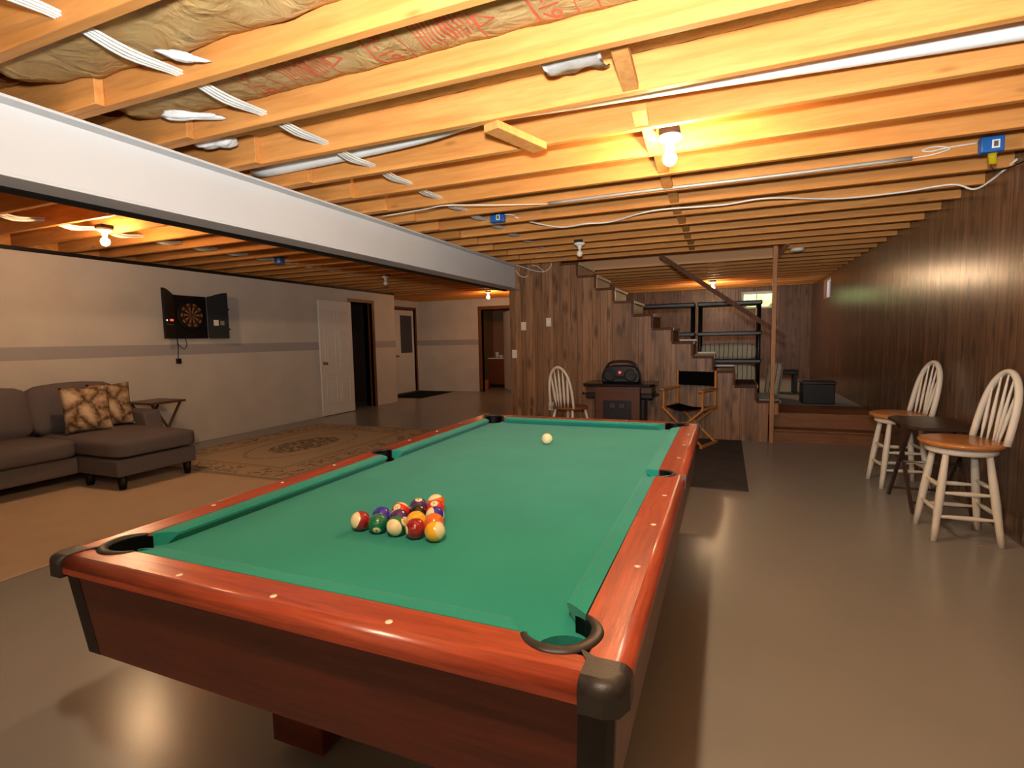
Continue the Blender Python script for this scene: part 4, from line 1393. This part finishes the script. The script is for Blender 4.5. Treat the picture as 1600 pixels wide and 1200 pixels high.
# low rounded arm beyond the chaise
b = MB(); b.prism([(X0, .13), (-4.84, .13), (-4.78, .30), (-4.86, .42), (-4.90, .58), (-4.96, .60), (X0, .60)], 'y', 1.62, 1.80, .02, 3)
at(b, 'armrest', M_sofa, so)
b = MB(); b.box(X0, -4.84, -1.28, -1.10, .13, .60, .04, 3); at(b, 'armrest', M_sofa, so)
for x, y in ((-4.15, .92), (-4.15, 1.53), (-4.62, .92), (X0 + .08, 1.72), (X0 + .08, -1.2), (-4.74, -1.18)):
    b = MB(); b.tube([(x, y, Z), (x, y, .135)], [.032, .048], 4, caps=True)
    at(b, 'leg', M_black, so)
def pillow(x, y, z, rz, ry, label):
    b = MB()
    n = 14
    hw, hh, th = .195, .225, .06
    for sgn in (1, -1):
        def fn(u, v, sgn=sgn):
            a, c = 2 * u - 1, 2 * v - 1
            k = (1 - a ** 4) * (1 - c ** 4)
            pin = 1 - .07 * (1 - a * a) * abs(c) ** 3
            pin2 = 1 - .07 * (1 - c * c) * abs(a) ** 3
            return (sgn * th * max(k, 0) ** .6, a * hw * pin2, c * hh * pin + hh)
        b.grid(n, n, fn)
    bmesh.ops.remove_doubles(b.bm, verts=b.bm.verts, dist=.0005)
    bmesh.ops.recalc_face_normals(b.bm, faces=b.bm.faces)
    o = b.build('throw_pillow', M_pillow)
    o.location = (x, y, z)
    o.rotation_euler = (0, math.radians(ry), math.radians(rz))
    return tag(o, label, 'pillow')
pillow(-4.87, 1.09, .472, -14, -12, 'brown and cream patterned pillow overlapping its twin on the chaise, nearer the sofa seat')
pillow(-5.02, 1.40, .472, -4, -9, 'brown and cream patterned pillow on the chaise beside the armrest')

# dark folding side table behind the arm
t = thing('side_table', 'dark wooden folding side table standing between the sofa arm and the white wall', 'table', (-5.38, 2.06, 0))
b = MB(); b.box(-.20, .26, -.22, .20, .628, .652, .004); b.build('tabletop', M_sidetable, t)
for x in (-.16, .20):
    for s in (-1, 1):
        b = MB(); b.tube([(x + .012 * s, -.20 * s, 0), (x + .012 * s, .16 * s, .63)], .016, 6); b.build('leg', M_sidetable, t)

# ================================================================== DARTBOARD CABINET
t = thing('dartboard_cabinet', 'black electronic dartboard cabinet with both doors open on the white wall', 'dartboard', (LW, 2.74, 1.66))
b = MB(); b.box(0, .085, -.245, .235, -.28, .27, .006); b.build('cabinet_box', M_black, t)
b = MB(); b.lathe([(.19, 0), (.19, .012), (.165, .014), (0, .014)], (0, 0, 0), 48, mtx=Matrix.Translation((.085, .01, .02)) @ Matrix.Rotation(PI / 2, 4, 'Y'))
db = b.build('dartboard_face', M_dart, None)
bmesh_tmp = None
for v in db.data.vertices:
    v.co -= Vector((0, .01, .02))
db.location = (0, .01, .02); db.parent = t
b = MB()
for i in range(20):
    a = 2 * PI * i / 20
    b.lathe([(.006, 0), (.006, .002), (0, .002)], (0, 0, 0), 8, mtx=Matrix.Translation((.097, .01 + .178 * math.cos(a), .02 + .178 * math.sin(a))) @ Matrix.Rotation(PI / 2, 4, 'Y'))
b.build('number_ring', plain('dull_numbers', (52, 40, 34), .6), t)
def dleaf(sgn, ang, name):
    piv = Vector((.085, -.245 if sgn < 0 else .245, 0))
    mt = Matrix.Translation(piv) @ Matrix.Rotation(math.radians(ang), 4, 'Z')
    W = .245
    b = MB(); b.prism([(0, -.28), (sgn * W, -.28)] + [(sgn * W * (1 - i / 8), .27 + .062 * math.cos(PI / 2 * i / 8) ** 1.2) for i in range(9)], 'x', 0, .03)
    bmesh.ops.transform(b.bm, matrix=mt, verts=b.bm.verts)
    o = b.build(name, M_black, t)
    return o, mt
lf, mt = dleaf(-1, 32, 'cabinet_door')
b = MB(); b.box(.0301, .0325, -.125, -.045, -.065, -.04, 0, 2, mtx=mt); b.build('score_display', M_red_led, lf)
b = MB(); b.box(.0301, .0325, -.215, -.20, -.066, -.05, 0, 2, mtx=mt); b.build('indicator_light', M_white_led, lf)
b = MB()
for i in range(6):
    b.box(.0301, .033, -.205 + .03 * i, -.195 + .03 * i, -.115, -.103, 0, 2, mtx=mt)
b.build('button_row', M_grey, lf)
rf, mt = dleaf(1, -24, 'cabinet_door')
b = MB(); b.box(.0301, .032, .06, .12, -.11, -.035, 0, 2, mtx=mt); b.build('paper_card', M_cream, rf)
b = MB(); b.box(.0301, .034, .14, .19, -.105, -.045, .002, 2, mtx=mt); b.build('dart_holder', M_grey, rf)
for z in (-.16, .11):
    b = MB(); b.box(.0, .03, .245, .262, z - .012, z + .012, .003, 2, mtx=mt); b.build('latch', M_black, rf)
b = MB(); b.box(.086, .091, .236, .247, -.27, .26); b.build('hinge_strip', M_grey, t)
b = MB(); b.tube(spline([(.03, -.16, -.28), (.02, -.15, -.40), (.02, -.16, -.545)], 6), .005, 8)
b.tube(spline([(.03, -.05, -.28), (.02, -.03, -.36), (.02, -.07, -.415), (.02, -.13, -.37), (.02, -.152, -.33)], 6), .004, 8); b.build('power_cord', M_black, t)
b = MB(); b.box(.004, .05, -.185, -.135, -.60, -.535, .006); b.build('power_adapter', M_black, t)

# ================================================================== WINDSOR CHAIR, BAR STOOLS
def seat_round(rx, ry, th, z):
    b = MB(); b.lathe([(.0, z - th), (.90, z - th), (.985, z - th * .7), (1.0, z - th * .35), (.975, z - .003), (.9, z), (.0, z - .006)], n=40)
    for v in b.bm.verts:
        v.co.x *= rx; v.co.y *= ry
    return b
def splay_leg(b, x0, y0, z0, x1, y1, r=.02):
    L = [Vector((x0, y0, z0)).lerp(Vector((x1, y1, 0)), i / 6) for i in range(7)]
    b.tube(L, [r * .78, r * .95, r * 1.08, r * 1.12, r * 1.05, r * .92, r * .80], 14)
def turned(b, p, q, r):
    L = [Vector(p).lerp(Vector(q), i / 8) for i in range(9)]
    b.tube(L, [r * .62, r * .75, r * .95, r * 1.1, r * 1.15, r * 1.1, r * .95, r * .75, r * .62], 10)
def hoop(w, h, base_y, lean, z, n=28):
    """arched back: returns a function of angle 0..pi"""
    P = []
    for i in range(n + 1):
        a = PI * i / n
        x = -math.cos(a) * (w / 2) * (1 + .16 * math.sin(a) ** 2 * abs(math.cos(a)) * 2)
        zz = math.sin(a) ** .9 * h if a not in (0, PI) else 0
        P.append(Vector((x, base_y + lean * zz / h, z + zz)))
    return P
def bar_stool(loc, leg_rz, seat_rz, label):
    t = thing('bar_stool', label, 'stool', loc, 0)
    ML = Matrix.Rotation(leg_rz, 4, 'Z'); MS = Matrix.Rotation(seat_rz, 4, 'Z')
    def fin(b, name, mat, mtx):
        bmesh.ops.transform(b.bm, matrix=mtx, verts=b.bm.verts)
        return b.build(name, mat, t)
    ZS = .615
    fin(seat_round(.225, .215, .036, ZS), 'seat', M_seatwood, MS)
    b = MB(); b.lathe([(.0, .535), (.165, .535), (.178, .542), (.178, .560), (.168, .570), (.0, .570)], n=36); fin(b, 'seat_ring', M_cream, ML)
    b = MB(); b.cyl((0, 0, .57), (0, 0, .582), .11, n=24); fin(b, 'swivel_plate', M_black, ML)
    T, F = .105, .165
    for sx in (-1, 1):
        for sy in (-1, 1):
            b = MB(); splay_leg(b, sx * T, sy * T, .545, sx * F, sy * F, .0205); fin(b, 'leg', M_cream, ML)
    def lp(sx, sy, z):
        k = 1 - z / .545
        return Vector((sx * (T + (F - T) * k), sy * (T + (F - T) * k), z))
    for z0, z1 in ((.155, .185), (.30, .335)):
        for s in (-1, 1):
            b = MB(); turned(b, lp(-1, s, z0), lp(1, s, z0), .0125); fin(b, 'stretcher', M_cream, ML)
            b = MB(); turned(b, lp(s, -1, z1), lp(s, 1, z1), .0125); fin(b, 'stretcher', M_cream, ML)
    # back: local front is -Y, so the hoop stands at +Y
    P = hoop(.335, .43, .145, .085, ZS - .008)
    b = MB(); b.tube(P, .0165, 12, flat=(Vector((0, 1, 0)), 1.25)); fin(b, 'back_hoop', M_cream, MS)
    for i in range(5):
        u = (i - 2) / 2
        x = .105 * u
        bot = Vector((x * .80, .168 - .02 * abs(u), ZS - .005))
        top = min(P, key=lambda q: abs(q.x - x * 1.15) + (0 if q.z > ZS + .1 else 9))
        L = [bot.lerp(top, k / 8) for k in range(9)]
        b = MB(); b.tube(L, [.006, .0075, .0105, .0115, .0105, .009, .0075, .006, .0055], 10); fin(b, 'spindle', M_cream, MS)
    return t
bar_stool((2.215, 2.03, 0), 0, math.radians(-82), 'cream bar stool with honey wood seat nearest the lens, beside the dark folding table')
bar_stool((2.205, 3.225, 0), math.radians(4), math.radians(-80), 'cream bar stool with honey wood seat farther off, behind the dark folding table')

t = thing('windsor_chair', 'cream arrow-back windsor chair with brown seat against the stair wall', 'chair', (-.93, 4.22, 0), math.radians(157))
b = seat_round(.225, .205, .034, .455); b.build('seat', wood('chair_seat_wood', (120, 70, 38), (156, 96, 54), 'x', 10, 3, .35, .4), t)
for sx, sy in ((-1, -1), (1, -1), (-1, 1), (1, 1)):
    b = MB(); splay_leg(b, sx * .13, sy * .12, .428, sx * .205, sy * .20, .017); b.build('leg', M_cream, t)
for s in (-1, 1):
    b = MB(); turned(b, (s * .17, -.16, .2), (s * .17, .16, .2), .011); b.build('stretcher', M_cream, t)
b = MB(); turned(b, (-.165, 0, .2), (.165, 0, .2), .011); b.build('stretcher', M_cream, t)
P = hoop(.36, .50, .155, .075, .445)
b = MB(); b.tube(P, .0155, 12); b.build('back_hoop', M_cream, t)
for i in range(5):
    u = (i - 2) / 2
    x = .115 * u
    bot = Vector((x * .80, .172 - .02 * abs(u), .452))
    top = min(P, key=lambda q: abs(q.x - x * 1.10) + (0 if q.z > .62 else 9))
    L = [bot.lerp(top, k / 10) for k in range(11)]
    b = MB(); b.tube(L, [.006, .008, .016, .019, .018, .018, .017, .017, .013, .007, .005], 10, flat=(Vector((0, 1, 0)), .45)); b.build('spindle', M_cream, t)

# ------------------------------------------------------------------ folding tray table between the stools
t = thing('tray_table', 'dark wooden folding tray table between the two cream bar stools', 'table', (2.25, 2.66, 0))
b = MB(); b.prism([(-.21, -.24), (-.13, -.30), (.13, -.30), (.21, -.24), (.21, .24), (.13, .30), (-.13, .30), (-.21, .24)], 'z', .605, .628, .004, 2); b.build('tabletop', M_traywood, t)
for x in (-.17, .17):
    for s in (-1, 1):
        b = MB(); b.prism([(-.25 * s - .016, 0), (-.25 * s + .016, 0), (.20 * s + .016, .605), (.20 * s - .016, .605)], 'x', x - .010 + .012 * s, x + .010 + .012 * s); b.build('leg', M_traywood, t)
b = MB(); b.cyl((-.17, -.03, .33), (.17, -.03, .33), .008, n=10); b.build('pivot_rod', M_steel, t)
for y, z in ((-.2, .07), (.2, .07)):
    b = MB(); b.cyl((-.17, y, z), (.17, y, z), .010, n=10); b.build('stretcher', M_traywood, t)
scr = MB(); scr.prism([(-.014, -.006), (.012, -.008), (.015, .004), (-.006, .008)], 'z', .0005, .003)
o = scr.build('paper_scrap', M_dirwood); o.location = (2.275, 1.86, 0)
tag(o, 'tiny tan scrap lying on the grey floor between the legs of the nearest bar stool', 'scrap')

# ------------------------------------------------------------------ folding director's chair
t = thing('director_chair', 'folding wooden chair with black canvas seat and back before the stairs', 'chair', (.46, 4.50, .009), math.radians(-20))
hw, hd = .235, .19
for s in (-1, 1):
    b = MB(); b.box(s * hw - .012, s * hw + .012, hd - .02, hd + .02, .44, .865, .004); b.build('back_post', M_dirwood, t)
    b = MB(); b.box(s * hw - .010, s * hw + .010, -hd - .016, -hd + .012, .44, .645, .004); b.build('arm_post', M_dirwood, t)
    b = MB(); b.box(s * hw - .026, s * hw + .026, -hd - .06, hd + .01, .645, .665, .005); b.build('armrest', M_dirwood, t)
    b = MB(); b.box(s * hw - .014, s * hw + .014, -hd - .03, hd + .03, .425, .455, .005); b.build('seat_rail', M_dirwood, t)
    b = MB(); b.box(s * hw - .016, s * hw + .016, -hd - .05, hd + .05, 0, .03, .005); b.build('foot_rail', M_dirwood, t)
    for y in (-hd, hd):
        b = MB(); b.prism([(-s * hw - .017, .02), (-s * hw + .017, .02), (s * hw + .017, .435), (s * hw - .017, .435)], 'y', y - .010 + .011 * s, y + .010 + .011 * s); b.build('leg', M_dirwood, t)
b = MB(); b.grid(10, 6, lambda u, v: (-hw - .013 + (2 * hw + .026) * u, hd - .018 + .028 * math.sin(PI * u), .685 + .165 * v)); bmesh.ops.solidify(b.bm, geom=b.bm.faces[:], thickness=.006)
b.build('back_sling', M_canvas, t)
b = MB(); b.grid(10, 8, lambda u, v: (-hw + 2 * hw * u, -hd + 2 * hd * v, .452 - .035 * math.sin(PI * u))); bmesh.ops.solidify(b.bm, geom=b.bm.faces[:], thickness=.006)
b.build('seat_sling', M_canvas, t)

# ------------------------------------------------------------------ cocktail arcade cabinet and radio
t = thing('arcade_table', 'brown cocktail arcade table with black top and coin door below', 'arcade table', (-.345, 4.46, 0))
b = MB(); b.box(-.265, .265, -.26, .26, .04, .70, .004); b.build('cabinet_body', M_arcade, t)
b = MB(); b.box(-.25, .25, -.24, .24, 0, .04); b.build('plinth', M_black, t)
b = MB(); b.prism([(-.43, -.20), (-.38, -.27), (.38, -.27), (.43, -.20), (.43, .22), (.38, .29), (-.38, .29), (-.43, .22)], 'z', .70, .735, .008, 2); b.build('tabletop', M_darkpanel, t)
for s in (-1, 1):
    b = MB(); b.box(min(s * .265, s * .40), max(s * .265, s * .40), -.19, .19, .555, .615, .01); b.build('control_panel', M_black, t)
    b = MB(); b.box(min(s * .265, s * .39), max(s * .265, s * .39), -.18, .18, .616, .699, .004); b.build('panel_bracket', M_arcade, t)
    b = MB(); b.cyl((s * .36, -.05, .54), (s * .36, -.05, .555), .006, n=8); b.cyl((s * .40, -.10, .585), (s * .45, -.10, .60), .006, n=8); b.sphere((s * .455, -.10, .602), .014, 12, 8); b.build('joystick', M_black, t)
    b = MB(); b.box(min(s * .268, s * .30), max(s * .268, s * .30), -.15, .15, .06, .54, .003); b.build('side_panel', M_black, t)
cd = MB(); cd.box(-.168, .168, -.268, -.26, .29, .535, .004); cdo = cd.build('coin_door', M_blackplastic, t)
for x in (-.055, .055):
    b = MB()
    for q in ((-.024, .024, -.020, -.012), (-.024, .024, .012, .020), (-.024, -.016, -.02, .02), (.016, .024, -.02, .02)):
        b.box(x + q[0], x + q[1], -.275, -.268, .475 + q[2], .475 + q[3], .002)
    b.build('coin_slot', M_steel, cdo)
    b = MB(); b.lathe([(.007, 0), (.007, .006), (0, .007)], n=12, mtx=Matrix.Translation((x * .9 + .0, -.268, .37)) @ Matrix.Rotation(PI / 2, 4, 'X')); b.build('lock', M_brass, cdo)
b = MB(); b.lathe([(.010, 0), (.010, .006), (0, .008)], n=12, mtx=Matrix.Translation((.125, -.268, .385)) @ Matrix.Rotation(PI / 2, 4, 'X')); b.build('lock', M_brass, cdo)

t = thing('portable_radio', 'black rounded portable radio with red light standing on the arcade table', 'radio', (-.335, 4.43, .735))
b = MB(); b.prism([(-.225, .0), (.225, .0), (.235, .05), (.225, .12), (.185, .19), (.10, .215), (-.10, .215), (-.185, .19), (-.225, .12), (-.235, .05)], 'y', -.09, .09, .02, 3); b.build('radio_body', M_blackplastic, t)
b = MB(); b.tube(spline([(-.205, 0, .14), (-.16, 0, .225), (-.08, 0, .258), (.08, 0, .258), (.16, 0, .225), (.205, 0, .14)], 6), .014, 10, flat=(Vector((0, 1, 0)), 1.6)); b.build('carry_handle', M_blackplastic, t)
for x in (-.125, .125):
    b = MB(); b.lathe([(.075, 0), (.078, .008), (.06, .004), (0, .012)], n=28, mtx=Matrix.Translation((x, -.089, .095)) @ Matrix.Rotation(PI / 2, 4, 'X')); b.build('speaker_grille', M_black, t)
b = MB(); b.lathe([(.017, 0), (.016, .004), (0, .006)], n=16, mtx=Matrix.Translation((-.005, -.089, .128)) @ Matrix.Rotation(PI / 2, 4, 'X')); b.build('red_light', M_red_led, t)
b = MB(); b.box(-.045, .045, -.094, -.088, .05, .085, .002); b.build('tuner_panel', M_darkpanel, t)

# ================================================================== BEHIND THE STAIRS
def shelf_unit(x0, label, levels):
    t = thing('storage_shelf', label, 'shelf', (x0 + .455, 6.8, PZ))
    for z in levels:
        b = MB(); b.box(-.455, .455, -.2, .2, z - PZ - .065, z - PZ, .015, 3); b.build('shelf_board', M_blackplastic, t)
    top = max(levels) - PZ
    for sx in (-1, 1):
        for sy in (-1, 1):
            b = MB(); b.cyl((sx * .415, sy * .165, 0), (sx * .415, sy * .165, top - .03), .026, n=14); b.build('shelf_post', M_blackplastic, t)
    return t
LV = (1.80, 1.345, .925, .42)
shelf_unit(.43, 'black plastic storage shelves standing below the back window, striped ticking on its lower boards', LV)
shelf_unit(-.51, 'black plastic storage shelves behind the flight of stairs, beside the other unit', LV)
def ticking(name, x0, x1, y0, y1, z0, z1, label, ry=0):
    b = MB(); b.cushion(-(x1 - x0) / 2, (x1 - x0) / 2, -(y1 - y0) / 2, (y1 - y0) / 2, 0, z1 - z0, puff=.015, r=.05)
    o = b.build(name, M_stripe); o.location = ((x0 + x1) / 2, (y0 + y1) / 2, z0); o.rotation_euler = (0, ry, 0)
    return tag(o, label, 'cushion')
ticking('striped_cushion', .50, 1.26, 6.66, 6.92, .925, 1.15, 'striped ticking cushion on the upper of two filled black shelves')
ticking('striped_cushion', .50, 1.26, 6.66, 6.92, .42, .83, 'taller striped ticking cushion on the lowest black shelf')
ticking('striped_cushion', 1.40, 1.58, 6.62, 6.90, PZ, .86, 'striped ticking cushion slumped beside the black shelves, behind the stair post', math.radians(7))
t = thing('storage_box', 'black lidded box on the edge of the raised platform', 'box', (2.02, 6.24, PZ))
b = MB(); b.box(-.195, .195, -.16, .16, 0, .28, .012); b.build('box_body', M_black, t)
b = MB(); b.box(-.205, .205, -.17, .17, .27, .31, .010); b.build('box_lid', M_blackplastic, t)
b = MB(); b.lathe([(.012, 0), (.014, .012), (.006, .02), (0, .02)], (-.02, 0, .31), 12); b.build('lid_knob', M_steel, t)
t = thing('low_bench', 'small black bench against the panelling behind the lidded box', 'bench', (1.72, 7.7, PZ))
b = MB(); b.box(-.22, .22, -.17, .17, .30, .37, .012); b.build('bench_top', M_black, t)
for sx in (-1, 1):
    b = MB(); b.box(sx * .18 - .03, sx * .18 + .03, -.15, .15, 0, .30, .006); b.build('leg', M_black, t)

# ------------------------------------------------------------------ bathroom things
t = thing('vanity_cabinet', 'reddish wooden vanity with white top seen through the bathroom doorway', 'cabinet', (-4.72, 11.05, 0))
b = MB(); b.box(-.36, .36, -.25, .25, .09, .77, .003); b.build('cabinet_body', M_vanity, t)
b = MB(); b.box(-.34, .34, -.20, .25, 0, .09); b.build('toe_kick', M_black, t)
b = MB(); b.box(-.38, .38, -.275, .26, .77, .80, .006); b.build('vanity_top', M_white, t)
for x in (-.17, .17):
    b = MB(); b.box(x - .15, x + .15, -.268, -.25, .13, .60, .004); dd = b.build('cabinet_door', M_vanity, t)
    b = MB(); b.box(x - .10, x + .10, -.273, -.268, .19, .54, .003); b.build('door_panel', M_vanity, dd)
b = MB(); b.box(-.32, .32, -.268, -.25, .63, .74, .004); b.build('drawer_front', M_vanity, t)
def cup(x, y, r, h, label):
    b = MB(); b.lathe([(r * .85, 0), (r, h), (r * .92, h), (r * .78, .006), (0, .006)], n=20)
    o = b.build('bathroom_cup', M_white); o.location = (x, y, .80)
    return tag(o, label, 'cup')
cup(-4.86, 10.88, .050, .15, 'tallest white cup on the bathroom vanity, first from the door frame')
cup(-4.73, 10.86, .055, .075, 'short wide white cup in the middle of the bathroom vanity')
cup(-4.66, 11.02, .042, .15, 'narrow white cup standing farther back on the bathroom vanity')
cup(-4.58, 10.86, .046, .10, 'white cup at the end of the vanity beside the bathroom door')
b = MB(); b.box(-.24, .24, 0, .012, 0, .95, .003)
o = b.build('wall_mirror', plain('dark_mirror', (60, 56, 54), .05, .5, .9, .02)); o.location = (-4.62, 11.735, 1.10)
tag(o, 'dark mirror on the bathroom wall above the vanity', 'mirror')
b = MB(); b.box(-.05, .05, -.05, .05, 0, .26, .01)
o = b.build('small_bin', plain('orange_bin', (196, 110, 56), .5)); o.location = (-4.88, 10.2, 0.0)
tag(o, 'small orange box on the bathroom floor just inside the doorway', 'bin')
